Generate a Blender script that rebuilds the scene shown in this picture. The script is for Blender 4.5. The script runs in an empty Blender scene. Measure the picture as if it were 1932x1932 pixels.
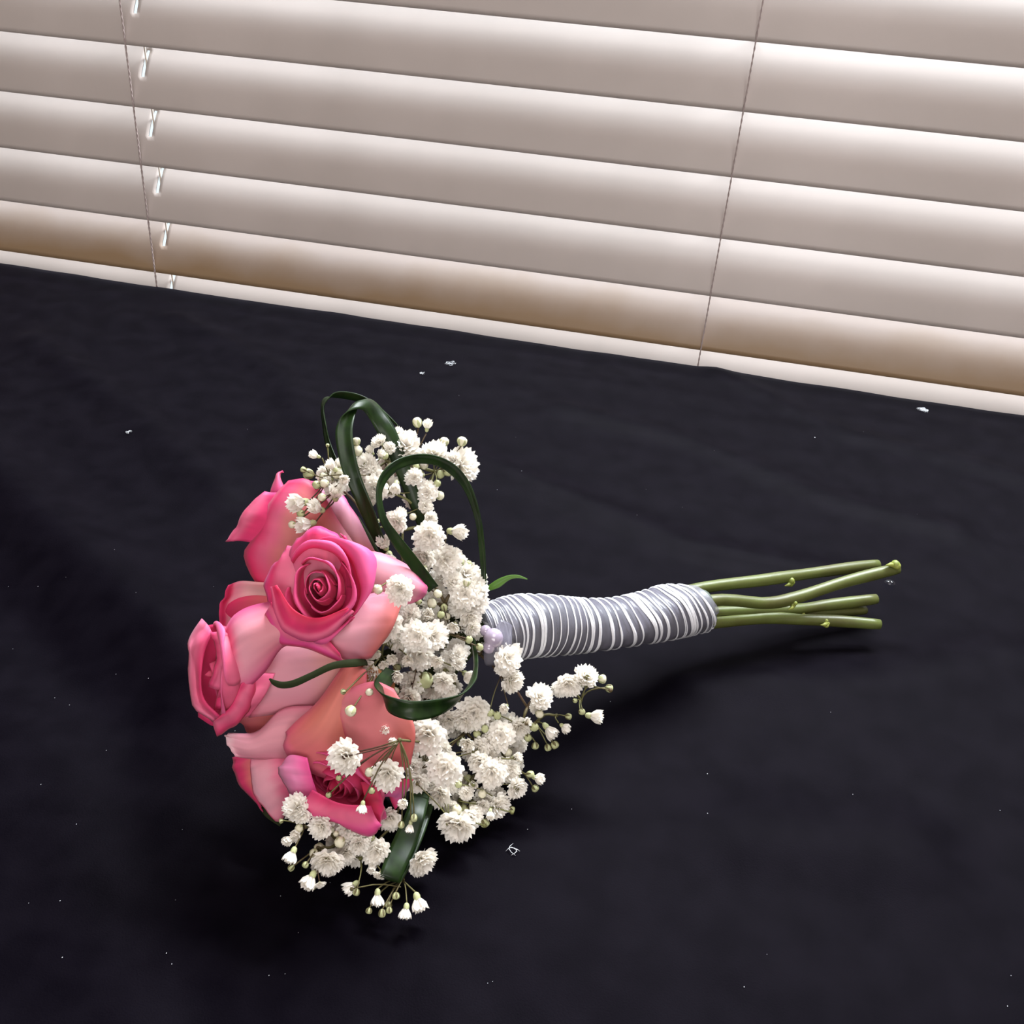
import bpy, bmesh, math, random
import numpy as np
from mathutils import Vector, Matrix, noise
random.seed(7)
sc = bpy.context.scene
COL = sc.collection
PI = math.pi

# ------------------------------------------------------------------ camera, world, lights, exposure
F = 1900.0
CAM = Vector((0.1082, -0.7566, 1.0664))
A_, B_, C_ = 0.1689, 0.5671, 0.077
fw = Vector((-math.sin(A_) * math.cos(B_), math.cos(A_) * math.cos(B_), -math.sin(B_)))
r0 = Vector((math.cos(A_), math.sin(A_), 0))
u0 = r0.cross(fw)
rt = r0 * math.cos(C_) + u0 * math.sin(C_)
up = -r0 * math.sin(C_) + u0 * math.cos(C_)
cam = bpy.data.cameras.new('camera')
cam.sensor_width = 36
cam.lens = F / 1932 * 36
cam.clip_start = 0.01
co = bpy.data.objects.new('camera', cam)
COL.objects.link(co)
co.matrix_world = Matrix(((rt.x, up.x, -fw.x, CAM.x), (rt.y, up.y, -fw.y, CAM.y), (rt.z, up.z, -fw.z, CAM.z), (0, 0, 0, 1)))
sc.camera = co

w = bpy.data.worlds.new('sky')
sc.world = w
w.use_nodes = True
bg = w.node_tree.nodes['Background']
bg.inputs[0].default_value = (0.80, 0.90, 1.0, 1)
bg.inputs[1].default_value = 1.3

def area(name, loc, target, sx, sy, power, col):
    l = bpy.data.lights.new(name, 'AREA')
    l.shape = 'RECTANGLE'; l.size = sx; l.size_y = sy; l.energy = power; l.color = col
    o = bpy.data.objects.new(name, l); COL.objects.link(o)
    o.location = loc
    o.rotation_euler = (Vector(target) - Vector(loc)).to_track_quat('-Z', 'Y').to_euler()
    return o
area('window_daylight', (0.38, 0.92, 2.56), (0.25, 0.0, 1.0), 2.1, 0.34, 340, (0.93, 0.95, 1.0))
area('room_fill_behind', (0.35, -2.5, 1.6), (0.0, -0.3, 0.85), 1.6, 1.2, 34, (1.0, 0.97, 0.95))  # added fill behind the camera; no window is built there
area('room_fill_overhead', (0.3, -0.95, 2.38), (0.3, -0.8, 0), 0.9, 0.9, 11, (1.0, 0.94, 0.93))  # added overhead fill for soft room light, no lamp fitting

sc.view_settings.view_transform = 'Standard'
sc.view_settings.look = 'None'
sc.view_settings.gamma = 1.0
sc.view_settings.use_curve_mapping = False
sc.view_settings.exposure = 0.0
sc.cycles.use_denoising = True
sc.cycles.max_bounces = 8
sc.cycles.diffuse_bounces = 5
sc.cycles.transparent_max_bounces = 12
sc.cycles.caustics_reflective = False
sc.cycles.caustics_refractive = False

TZ = 0.75                                   # table top height
def ray(px, py):
    return fw + rt * ((px - 966) / F) - up * ((py - 966) / F)
def pt(px, py, d):
    return CAM + ray(px, py) * d
def tab(px, py, h=0.0):
    r = ray(px, py)
    return CAM + r * ((TZ + h - CAM.z) / r.z)
def tabd(px, py, h=0.0):
    return (TZ + h - CAM.z) / ray(px, py).z

# ------------------------------------------------------------------ materials
def mat(name, rgb, rough=0.6, spec=0.5, trans=0.0, tcol=None, vcol=False, bump=None, sheen=0, coat=0, metal=0):
    m = bpy.data.materials.new(name); m.use_nodes = True
    nt = m.node_tree; p = nt.nodes['Principled BSDF']; out = nt.nodes['Material Output']
    p.inputs['Base Color'].default_value = (*rgb, 1)
    p.inputs['Roughness'].default_value = rough
    p.inputs['Specular IOR Level'].default_value = spec
    p.inputs['Metallic'].default_value = metal
    p.inputs['Sheen Weight'].default_value = sheen
    p.inputs['Coat Weight'].default_value = coat
    src = None
    if vcol:
        a = nt.nodes.new('ShaderNodeVertexColor'); a.layer_name = 'Col'
        nt.links.new(a.outputs[0], p.inputs['Base Color']); src = a.outputs[0]
    if bump:
        tc = nt.nodes.new('ShaderNodeTexCoord')
        n = nt.nodes.new('ShaderNodeTexNoise'); n.inputs['Scale'].default_value = bump[0]; n.inputs['Detail'].default_value = 3
        b = nt.nodes.new('ShaderNodeBump'); b.inputs['Strength'].default_value = bump[1]; b.inputs['Distance'].default_value = bump[2]
        nt.links.new(tc.outputs['Object'], n.inputs['Vector']); nt.links.new(n.outputs[0], b.inputs['Height'])
        nt.links.new(b.outputs[0], p.inputs['Normal'])
    if trans > 0:
        t = nt.nodes.new('ShaderNodeBsdfTranslucent')
        t.inputs[0].default_value = (*(tcol or rgb), 1)
        if src is not None and tcol is None: nt.links.new(src, t.inputs[0])
        mx = nt.nodes.new('ShaderNodeMixShader'); mx.inputs[0].default_value = trans
        nt.links.new(p.outputs[0], mx.inputs[1]); nt.links.new(t.outputs[0], mx.inputs[2])
        nt.links.new(mx.outputs[0], out.inputs[0])
    return m

def noisecol(m, c1, c2, scale, detail=4, stretch=None, pos=(0.35, 0.65)):
    nt = m.node_tree; p = nt.nodes['Principled BSDF']
    tc = nt.nodes.new('ShaderNodeTexCoord'); n = nt.nodes.new('ShaderNodeTexNoise')
    n.inputs['Scale'].default_value = scale; n.inputs['Detail'].default_value = detail
    v = tc.outputs['Object']
    if stretch:
        mp = nt.nodes.new('ShaderNodeMapping'); mp.inputs['Scale'].default_value = stretch
        nt.links.new(v, mp.inputs[0]); v = mp.outputs[0]
    nt.links.new(v, n.inputs['Vector'])
    r = nt.nodes.new('ShaderNodeValToRGB')
    r.color_ramp.elements[0].position = pos[0]; r.color_ramp.elements[1].position = pos[1]
    r.color_ramp.elements[0].color = (*c1, 1); r.color_ramp.elements[1].color = (*c2, 1)
    nt.links.new(n.outputs[0], r.inputs[0]); nt.links.new(r.outputs[0], p.inputs['Base Color'])
    return m

M = {}
M['cloth'] = noisecol(mat('black_cotton', (0.02, 0.02, 0.024), 0.50, 0.012, bump=(1500, 0.25, 0.0003)), (0.0014, 0.0010, 0.0022), (0.0026, 0.0020, 0.0037), 60, 5)
M['slat'] = noisecol(mat('white_vinyl', (0.60, 0.54, 0.52), 0.42, 0.35, trans=0.08, tcol=(0.86, 0.66, 0.55)), (0.43, 0.38, 0.36), (0.485, 0.43, 0.41), 9, 3)
M['slat_tan_light'] = mat('tan_light_vinyl', (0.5, 0.43, 0.41), 0.42, 0.35, trans=0.08, tcol=(0.8, 0.55, 0.38))
def tan_light(m):  # puts the tan light coming through the slat into its base colour
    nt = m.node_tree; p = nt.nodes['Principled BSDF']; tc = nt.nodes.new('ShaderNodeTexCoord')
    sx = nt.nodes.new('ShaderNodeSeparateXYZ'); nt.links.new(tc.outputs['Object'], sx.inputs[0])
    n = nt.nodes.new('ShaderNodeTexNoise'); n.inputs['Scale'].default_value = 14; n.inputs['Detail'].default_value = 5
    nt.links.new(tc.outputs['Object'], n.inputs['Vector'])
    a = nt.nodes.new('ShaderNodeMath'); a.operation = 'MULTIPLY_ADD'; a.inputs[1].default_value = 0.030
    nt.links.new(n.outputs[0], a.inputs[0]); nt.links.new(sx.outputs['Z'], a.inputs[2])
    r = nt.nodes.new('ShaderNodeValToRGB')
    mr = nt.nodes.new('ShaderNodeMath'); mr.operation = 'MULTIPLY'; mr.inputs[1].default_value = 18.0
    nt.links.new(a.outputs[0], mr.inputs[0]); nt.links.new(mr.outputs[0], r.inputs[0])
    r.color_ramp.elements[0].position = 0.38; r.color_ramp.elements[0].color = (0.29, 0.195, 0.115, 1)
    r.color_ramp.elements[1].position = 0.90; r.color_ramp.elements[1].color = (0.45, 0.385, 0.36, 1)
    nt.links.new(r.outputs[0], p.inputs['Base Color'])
tan_light(M['slat_tan_light'])
M['cord'] = mat('grey_cord', (0.38, 0.31, 0.30), 0.8, 0.2)
M['cordw'] = mat('white_cord', (0.75, 0.68, 0.6), 0.8, 0.2)
M['wall'] = noisecol(mat('painted_wall', (0.7, 0.66, 0.62), 0.8), (0.66, 0.62, 0.58), (0.70, 0.66, 0.62), 3)
M['ceil'] = noisecol(mat('ceiling_paint', (0.8, 0.79, 0.77), 0.9), (0.78, 0.77, 0.75), (0.82, 0.81, 0.79), 3)
M['floor'] = noisecol(mat('wood_floor', (0.3, 0.2, 0.12), 0.4), (0.22, 0.14, 0.08), (0.34, 0.23, 0.14), 4, 6, (1, 12, 1))
M['sill'] = noisecol(mat('brown_wood', (0.4, 0.24, 0.12), 0.5), (0.34, 0.19, 0.09), (0.46, 0.27, 0.14), 5, 6, (1, 14, 14))
M['frame'] = noisecol(mat('window_frame_paint', (0.8, 0.8, 0.8), 0.4), (0.76, 0.76, 0.76), (0.82, 0.82, 0.82), 5)
M['petal'] = mat('rose_petal', (0.8, 0.3, 0.4), 0.48, 0.28, trans=0.30, vcol=True, bump=(420, 0.12, 0.0004), sheen=0.08)
M['white'] = mat('gypsophila_petal', (0.95, 0.92, 0.88), 0.7, 0.2, trans=0.34, tcol=(0.95, 0.90, 0.80))
M['cream'] = noisecol(mat('gypsophila_bud', (0.8, 0.76, 0.6), 0.6, 0.3, trans=0.2, tcol=(0.8, 0.76, 0.55)), (0.72, 0.69, 0.48), (0.86, 0.82, 0.70), 300)
M['gbud'] = noisecol(mat('green_bud', (0.4, 0.42, 0.2), 0.5, 0.4), (0.20, 0.24, 0.08), (0.62, 0.62, 0.38), 500, 2)
M['twig'] = noisecol(mat('fine_stem', (0.2, 0.2, 0.08), 0.6, 0.3), (0.07, 0.035, 0.022), (0.15, 0.15, 0.055), 40, 2)
M['leaf'] = noisecol(mat('grass_blade', (0.03, 0.09, 0.02), 0.36, 0.3, trans=0.08, tcol=(0.10, 0.28, 0.02)), (0.006, 0.016, 0.004), (0.013, 0.033, 0.006), 300, 2, (1, 1, 0.15))
M['leaf2'] = mat('light_green_leaf', (0.10, 0.22, 0.03), 0.4, 0.4, trans=0.25, tcol=(0.25, 0.5, 0.05))
M['stem'] = noisecol(mat('rose_stem', (0.13, 0.16, 0.04), 0.42, 0.45, bump=(300, 0.2, 0.0005)), (0.065, 0.066, 0.016), (0.09, 0.112, 0.026), 45, 4)
M['node'] = noisecol(mat('stem_node', (0.32, 0.36, 0.06), 0.5, 0.4), (0.16, 0.20, 0.035), (0.30, 0.32, 0.07), 200, 3)
M['sepal'] = mat('dark_sepal', (0.018, 0.024, 0.008), 0.7, 0.12, trans=0.04, tcol=(0.1, 0.2, 0.03))
M['lint'] = mat('white_lint', (0.6, 0.62, 0.66), 0.9, 0.1)
M['satin'] = mat('satin_edge', (0.74, 0.74, 0.79), 0.16, 0.9, bump=(900, 0.5, 0.0006), coat=0.4)

def organza():
    m = mat('organza_ribbon', (0.19, 0.18, 0.23), 0.28, 0.6, bump=(700, 0.25, 0.0004))
    nt = m.node_tree; p = nt.nodes['Principled BSDF']; out = nt.nodes['Material Output']
    tr = nt.nodes.new('ShaderNodeBsdfTransparent'); mx = nt.nodes.new('ShaderNodeMixShader'); mx.inputs[0].default_value = 0.58
    nt.links.new(tr.outputs[0], mx.inputs[1]); nt.links.new(p.outputs[0], mx.inputs[2]); nt.links.new(mx.outputs[0], out.inputs[0])
    return m
M['organza'] = organza()
M['pearl'] = mat('pearl', (0.36, 0.30, 0.40), 0.16, 0.8, coat=0.8)
def glassy(name, rgb, rough, thin):
    m = bpy.data.materials.new(name); m.use_nodes = True; nt = m.node_tree; nt.nodes.clear()
    out = nt.nodes.new('ShaderNodeOutputMaterial'); tr = nt.nodes.new('ShaderNodeBsdfTransparent'); tr.inputs[0].default_value = (*rgb, 1)
    g = nt.nodes.new('ShaderNodeBsdfGlossy'); g.inputs['Roughness'].default_value = rough
    fr = nt.nodes.new('ShaderNodeFresnel'); fr.inputs[0].default_value = 1.45
    mx = nt.nodes.new('ShaderNodeMixShader')
    ge = nt.nodes.new('ShaderNodeNewGeometry'); ma = nt.nodes.new('ShaderNodeMath'); ma.operation = 'MULTIPLY_ADD'   # reflect on the outer faces only
    ma.inputs[1].default_value = -1.0; ma.inputs[2].default_value = 1.0
    mu = nt.nodes.new('ShaderNodeMath'); mu.operation = 'MULTIPLY'
    nt.links.new(ge.outputs['Backfacing'], ma.inputs[0]); nt.links.new(ma.outputs[0], mu.inputs[0]); nt.links.new(fr.outputs[0], mu.inputs[1])
    nt.links.new(mu.outputs[0], mx.inputs[0]); nt.links.new(tr.outputs[0], mx.inputs[1]); nt.links.new(g.outputs[0], mx.inputs[2]); nt.links.new(mx.outputs[0], out.inputs[0])
    return m
M['glass'] = glassy('window_glass', (0.96, 0.98, 0.97), 0.0, True)
M['water'] = glassy('water', (0.95, 0.97, 1.0), 0.02, True)

M['cloth'].node_tree.nodes['Principled BSDF'].inputs['Specular Tint'].default_value = (0.95, 0.84, 1.0, 1)
# ------------------------------------------------------------------ mesh helpers
def link(name, me, m, parent=None, loc=(0, 0, 0), smooth=True):
    o = bpy.data.objects.new(name, me); COL.objects.link(o)
    if m is not None:
        for k in (m if isinstance(m, (list, tuple)) else [m]): me.materials.append(k)
    if smooth:
        me.polygons.foreach_set('use_smooth', [True] * len(me.polygons))
    if parent: o.parent = parent
    o.location = loc
    return o
def from_bm(name, bm, m, parent=None, loc=(0, 0, 0), smooth=True):
    me = bpy.data.meshes.new(name); bm.to_mesh(me); bm.free()
    return link(name, me, m, parent, loc, smooth)
def thicken(bm, t):
    """turn an open sheet into a closed shell of constant thickness"""
    bm.normal_update()
    lay = bm.verts.layers.float_color.get('Col')
    old = list(bm.verts); faces = list(bm.faces); edges = [e for e in bm.edges if len(e.link_faces) == 1]
    new = {}
    for v in old:
        n = bm.verts.new(v.co - v.normal * t)
        if lay: n[lay] = v[lay]
        new[v] = n
    for f in faces:
        try: bm.faces.new([new[v] for v in reversed(f.verts)])
        except ValueError: pass
    for e in edges:
        lp = e.link_loops[0]; a, b = lp.vert, lp.link_loop_next.vert
        try: bm.faces.new((b, a, new[a], new[b]))
        except ValueError: pass
def box(bm, a, b, bev=0.0):
    r = bmesh.ops.create_cube(bm, size=1)
    vs = r['verts']
    for v in vs:
        v.co = Vector(((a[0] + b[0]) / 2 + v.co.x * (b[0] - a[0]), (a[1] + b[1]) / 2 + v.co.y * (b[1] - a[1]), (a[2] + b[2]) / 2 + v.co.z * (b[2] - a[2])))
    if bev:
        es = list({e for v in vs for e in v.link_edges})
        bmesh.ops.bevel(bm, geom=es, offset=bev, segments=2, affect='EDGES')
def catmull(P, n):
    """smooth curve of n samples through the points P (rows of any dimension)"""
    P = np.array(P, float); m = len(P)
    out = []
    for i in range(n):
        t = i / (n - 1) * (m - 1); k = min(int(t), m - 2); u = t - k
        p1, p2 = P[k], P[k + 1]
        p0 = P[k - 1] if k > 0 else 2 * p1 - p2
        p3 = P[k + 2] if k + 2 < m else 2 * p2 - p1
        out.append(0.5 * ((2 * p1) + (-p0 + p2) * u + (2 * p0 - 5 * p1 + 4 * p2 - p3) * u * u + (-p0 + 3 * p1 - 3 * p2 + p3) * u ** 3))
    return np.array(out)
def tube(bm, pts, rad, seg=8, mi=0, cap=True, off=Vector((0, 0, 0))):
    """tube through pts; rad is a number or a list"""
    n = len(pts); pts = [Vector(p) - off for p in pts]
    if not hasattr(rad, '__len__'): rad = [rad] * n
    t0 = (pts[1] - pts[0]).normalized()
    nrm = t0.orthogonal().normalized()
    rings = []
    for i in range(n):
        t = (pts[min(i + 1, n - 1)] - pts[max(i - 1, 0)]).normalized()
        nrm = (nrm - t * nrm.dot(t)).normalized(); b = t.cross(nrm)
        rings.append([bm.verts.new(pts[i] + (nrm * math.cos(2 * PI * k / seg) + b * math.sin(2 * PI * k / seg)) * rad[i]) for k in range(seg)])
    for i in range(n - 1):
        for k in range(seg):
            f = bm.faces.new((rings[i][k], rings[i][(k + 1) % seg], rings[i + 1][(k + 1) % seg], rings[i + 1][k])); f.material_index = mi
    if cap:
        f = bm.faces.new(list(reversed(rings[0]))); f.material_index = mi
        f = bm.faces.new(rings[-1]); f.material_index = mi
def ball(bm, c, r, sub=2, scale=(1, 1, 1), mi=0):
    res = bmesh.ops.create_icosphere(bm, subdivisions=sub, radius=r)
    for v in res['verts']:
        v.co = Vector((v.co.x * scale[0], v.co.y * scale[1], v.co.z * scale[2])) + Vector(c)
        for f in v.link_faces: f.material_index = mi
def tag(o, label=None, cat=None, group=None, kind=None):
    if label: o['label'] = label
    if cat: o['category'] = cat
    if group: o['group'] = group
    if kind: o['kind'] = kind
    return o
def empty(name, loc):
    o = bpy.data.objects.new(name, None); COL.objects.link(o); o.location = loc; o.empty_display_size = 0.05
    return o

# ------------------------------------------------------------------ the room
RX0, RX1, RY0, RY1, RZ = -1.8, 1.9, -2.6, 0.10, 2.45
WX0, WX1, WZ0, WZ1 = -0.66, 0.86, 0.60, 1.98
def slab(name, parts, m):
    bm = bmesh.new()
    for a, b in parts: box(bm, a, b)
    o = from_bm(name, bm, m, smooth=False); o['kind'] = 'structure'; return o
slab('floor', [((RX0, RY0, -0.1), (RX1, RY1 + 0.15, 0))], M['floor'])
slab('ceiling', [((RX0, RY0, RZ), (RX1, RY1 + 0.15, RZ + 0.1))], M['ceil'])
slab('wall_back', [((RX0, RY1, 0), (WX0, RY1 + 0.15, RZ)), ((WX1, RY1, 0), (RX1, RY1 + 0.15, RZ)),
                   ((WX0, RY1, 0), (WX1, RY1 + 0.15, WZ0 - 0.03)), ((WX0, RY1, WZ1), (WX1, RY1 + 0.15, RZ))], M['wall'])
slab('wall_left', [((RX0 - 0.1, RY0, 0), (RX0, RY1 + 0.15, RZ))], M['wall'])
slab('wall_right', [((RX1, RY0, 0), (RX1 + 0.1, RY1 + 0.15, RZ))], M['wall'])
slab('wall_front', [((RX0, RY0 - 0.1, 0), (RX1, RY0, RZ))], M['wall'])
slab('trim_1', [((WX0 - 0.04, RY1 - 0.035, WZ0 - 0.03), (WX1 + 0.04, RY1 + 0.13, WZ0))], M['sill'])
bm = bmesh.new()
fy0, fy1 = RY1 + 0.08, RY1 + 0.12
for a, b in (((WX0, fy0, WZ0), (WX0 + 0.05, fy1, WZ1)), ((WX1 - 0.05, fy0, WZ0), (WX1, fy1, WZ1)),
             ((WX0 + .05, fy0, WZ0), (WX1 - .05, fy1, WZ0 + 0.05)), ((WX0 + .05, fy0, WZ1 - 0.05), (WX1 - .05, fy1, WZ1))):
    box(bm, a, b)
win = from_bm('window_1', bm, M['frame'], smooth=False); win['kind'] = 'structure'
bm = bmesh.new(); box(bm, (WX0 + 0.05, fy0 + 0.015, WZ0 + 0.05), (WX1 - 0.05, fy0 + 0.019, WZ1 - 0.05))
from_bm('pane', bm, M['glass'], win, smooth=False)

# ------------------------------------------------------------------ window blind
BZ = 1.024; SP = 0.0445
CLX, CRX = -0.3441, 0.1196
BX0, BX1 = -0.74, 0.94
blind = tag(empty('window_blind', (0.1, 0.0, BZ - 10 * SP)),
            'closed white horizontal slatted blind hanging behind the black cloth', 'blind')
BL = Vector(blind.location)
def slat_mesh():
    W = 0.0515; th = math.radians(58)
    vs = []
    nv = 14
    for j in range(nv + 1):
        t = j / nv
        a = t * W; crown = 0.0042 * math.sin(PI * t)
        vs.append((a * math.cos(th) - crown * math.sin(th), a * math.sin(th) + crown * math.cos(th)))
    def brk(cx): return [cx - 0.0065, cx - 0.0045, cx - 0.0016, cx + 0.0016, cx + 0.0045, cx + 0.0065]
    xs = sorted([BX0, BX1, 0.7, 0.45, 0.3, -0.1, -0.55] + brk(CLX + 0.006) + [CRX])
    bm = bmesh.new(); G = [[bm.verts.new((x, y, z)) for (y, z) in vs] for x in xs]
    slot = CLX + 0.006
    for i in range(len(xs) - 1):
        for j in range(nv):
            mx = (xs[i] + xs[i + 1]) / 2
            if abs(mx - slot) < 0.0015 and 6 <= j <= 11: continue
            bm.faces.new((G[i][j], G[i + 1][j], G[i + 1][j + 1], G[i][j + 1]))
    thicken(bm, -0.0016)
    me = bpy.data.meshes.new('slat'); bm.to_mesh(me); bm.free(); return me
sm = slat_mesh()
first = link('slat', sm, M['slat'], blind, (0, 0, 0))
mod_done = False
ks = list(range(-19, 9))
for n, k in enumerate(ks):
    o = first if n == 0 else first.copy()
    if n: COL.objects.link(o); o.parent = blind
    o.location = (-BL.x, -BL.y, BZ - k * SP - BL.z)
    o.rotation_euler = (math.radians(random.uniform(-0.15, 0.15)), 0, 0)
    if k in (6,):                                # lowest full slat, brown light painted into its colour
        o.data = sm.copy(); o.data.materials[0] = M['slat_tan_light']; o['label'] = 'slat with painted-in tan light on its lower half just above the cloth'
ztop = BZ + 20.2 * SP; zbot = BZ - 8.6 * SP
def helix_cord(name, x, y, r, m, pitch=0.0016):
    bm = bmesh.new()
    n = int((ztop - zbot) / pitch * 2)
    n = min(n, 900)
    for ph in (0, PI):
        pts = []
        for i in range(n):
            z = ztop + (zbot - ztop) * i / (n - 1)
            a = 2 * PI * (ztop - z) / pitch / 2 + ph
            pts.append(Vector((x + r * 0.55 * math.cos(a), y + r * 0.55 * math.sin(a), z)))
        tube(bm, pts, r * 0.62, 5, off=BL)
    return from_bm(name, bm, m, blind)
helix_cord('ladder_cord', CLX, -0.0016, 0.0008, M['cord'], 0.0046)
helix_cord('ladder_cord', CRX, -0.0016, 0.0006, M['cord'], 0.0046)
for x in (CLX, CRX):
    bm = bmesh.new(); tube(bm, [(x, 0.0255, ztop), (x, 0.0255, zbot)], 0.0007, 6, off=BL); from_bm('rear_ladder_cord', bm, M['cord'], blind)
bm = bmesh.new()
pts = []
for i in range(200):
    z = ztop + (zbot - ztop) * i / 199
    pts.append((CLX + 0.0056 + 0.0003 * math.sin(i * 0.9), 0.0155, z))
tube(bm, pts, 0.0008, 6, off=BL); from_bm('lift_cord', bm, M['cordw'], blind)
bm = bmesh.new(); box(bm, Vector((BX0, -0.002, zbot - 0.016)) - BL, Vector((BX1, 0.048, zbot)) - BL, 0.002); from_bm('bottom_rail', bm, M['slat'], blind)
bm = bmesh.new(); box(bm, Vector((BX0, -0.004, ztop)) - BL, Vector((BX1, 0.055, ztop + 0.045)) - BL, 0.002); from_bm('head_rail', bm, M['slat'], blind)

# ------------------------------------------------------------------ table and cloth
TX0, TX1, TY0 = -0.75, 0.85, -1.05
pL = tab(0, 497); pR = tab(1932, 783)
def edge_y(x):
    pts_ = [tab(a, b) for a, b in ((0, 497), (300, 541), (640, 591), (965, 641), (1320, 692), (1560, 728), (1740, 756), (1932, 784))]
    xs_ = [p.x for p in pts_]; ys_ = [p.y for p in pts_]
    if x <= xs_[0]: return ys_[0]
    if x >= xs_[-1]: return ys_[-1]
    return float(np.interp(x, xs_, ys_))
YB = min(edge_y(-0.7), edge_y(0.8), edge_y(0)) - 0.004
table = tag(empty('table', (0, -0.5, 0)), 'rectangular table hidden under the black cloth in front of the blind', 'table')
bm = bmesh.new(); box(bm, (TX0 + 0.012, TY0 + 0.512, 0.715), (TX1 - 0.012, YB - 0.004 + 0.5, 0.7445), 0.003); from_bm('table_top', bm, M['sill'], table)
for x in (TX0 + 0.07, TX1 - 0.07):
    for y in (TY0 + 0.57, YB + 0.5 - 0.06):
        bm = bmesh.new(); box(bm, (x - 0.025, y - 0.025, 0), (x + 0.025, y + 0.025, 0.715), 0.003); from_bm('leg', bm, M['sill'], table)

def seg_dist(p, a, b):
    ab = b - a; t = max(0, min(1, (p - a).dot(ab) / ab.dot(ab))); q = a + ab * t
    return (p - q).length, t
folds = []   # (polyline in table coordinates, half width, height)
def fold(pxs, wd, h):
    P = [tab(*p).xy for p in pxs]
    folds.append((P, wd, h * 1.7))
fold([(-150, 760), (60, 960), (300, 1180), (520, 1420), (640, 1700)], 0.022, 0.0050)
fold([(-150, 1000), (60, 1180), (260, 1400), (420, 1640), (470, 1950)], 0.022, -0.0030)
fold([(60, 640), (260, 780), (420, 930)], 0.012, 0.0018)
fold([(330, 600), (520, 700), (640, 850)], 0.012, 0.0016)
fold([(850, 850), (1080, 940), (1300, 1030), (1560, 1080)], 0.010, 0.0022)
fold([(1060, 770), (1300, 830), (1560, 940), (1800, 1000)], 0.010, 0.0018)
fold([(1350, 700), (1600, 820), (1932, 900)], 0.010, 0.0014)
fold([(1050, 1450), (1350, 1560), (1700, 1600)], 0.020, 0.0020)
fold([(1250, 1280), (1600, 1300), (1900, 1240)], 0.018, 0.0024)
def cloth_h(x, y):
    p = Vector((x, y)); h = 0.0
    for P, wd, hh in folds:
        d = min(seg_dist(p, P[i], P[i + 1])[0] for i in range(len(P) - 1))
        h += hh * math.exp(-(d / wd) ** 2)
    h += 0.0009 * noise.noise(Vector((x * 9, y * 14, 1.3))) + 0.0006 * noise.noise(Vector((x * 30 + y * 18, y * 34, 4.1)))
    return h
# keep the cloth flat where the bouquet lies
def flat(x, y):
    a, b = tab(930, 1260).xy, tab(1660, 1160).xy
    d1 = seg_dist(Vector((x, y)), a, b)[0]; d2 = (Vector((x, y)) - tab(740, 1500).xy).length
    k = min(1, max(0, (d1 - 0.010) / 0.02)); k2 = min(1, max(0, (d2 - 0.05) / 0.03))
    d3 = min((Vector((x, y)) - tab(*q).xy).length for q in ((600, 1640), (560, 1480), (900, 1480), (1080, 1420)))
    return k * k2 * min(1, max(0, (d3 - 0.045) / 0.03))
def CH(x, y): return TZ + cloth_h(x, y) * flat(x, y)
bm = bmesh.new()
NX, NY = 240, 170
xs = np.linspace(TX0, TX1, NX); G = []
for i, x in enumerate(xs):
    col = []
    yb = edge_y(x)
    ys = list(np.linspace(TY0, yb, NY))
    for y in ys: col.append(Vector((x, y, CH(x, y))))
    zt = col[-1].z; wv = 0.004 * math.sin(x * 40) + 0.003 * math.sin(x * 93)
    for dy, dz in ((0.0016, -0.0008), (0.0024, -0.003), (0.0024, -0.012)):
        col.append(Vector((x, yb + dy, zt + dz)))
    for k in range(1, 5): col.append(Vector((x, yb + 0.0015 - 0.001 * k / 4 + wv * 0.1 * k / 4, zt - 0.012 - 0.05 * k)))
    zf = col[0].z
    front = [Vector((x, TY0 - 0.006 - 0.02 * abs(math.sin(x * 22)) * k / 5, zf - 0.004 - 0.06 * k)) for k in range(5, -1, -1)]
    G.append(front + col)
nj = len(G[0])
for side, xx in ((0, TX0), (1, TX1)):
    extra = []
    base = G[0] if side == 0 else G[-1]
    for k in (1, 2, 3, 4):
        s = -1 if side == 0 else 1
        extra.append([Vector((xx + s * (0.006 + 0.012 * abs(math.sin(v.y * 20)) * k / 4), v.y, min(v.z, TZ + 0.01) - 0.004 - 0.06 * (k - 1))) if v.z > TZ - 0.01 else Vector((xx + s * 0.006, v.y, v.z - 0.02 * k)) for v in base])
    G = (list(reversed(extra)) + G) if side == 0 else (G + extra)
V = [[bm.verts.new(v) for v in c] for c in G]
for i in range(len(V) - 1):
    for j in range(nj - 1):
        bm.faces.new((V[i][j], V[i + 1][j], V[i + 1][j + 1], V[i][j + 1]))
bmesh.ops.recalc_face_normals(bm, faces=bm.faces[:])
cloth = from_bm('tablecloth', bm, M['cloth'])
tag(cloth, 'black cotton cloth with soft folds covering the table beneath the bouquet', 'tablecloth')

# ------------------------------------------------------------------ bouquet
BO = tab(900, 1330)
bouquet = tag(empty('bouquet', BO), 'bridal bouquet of pink roses and white baby\'s breath lying on black cloth', 'bouquet')

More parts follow.
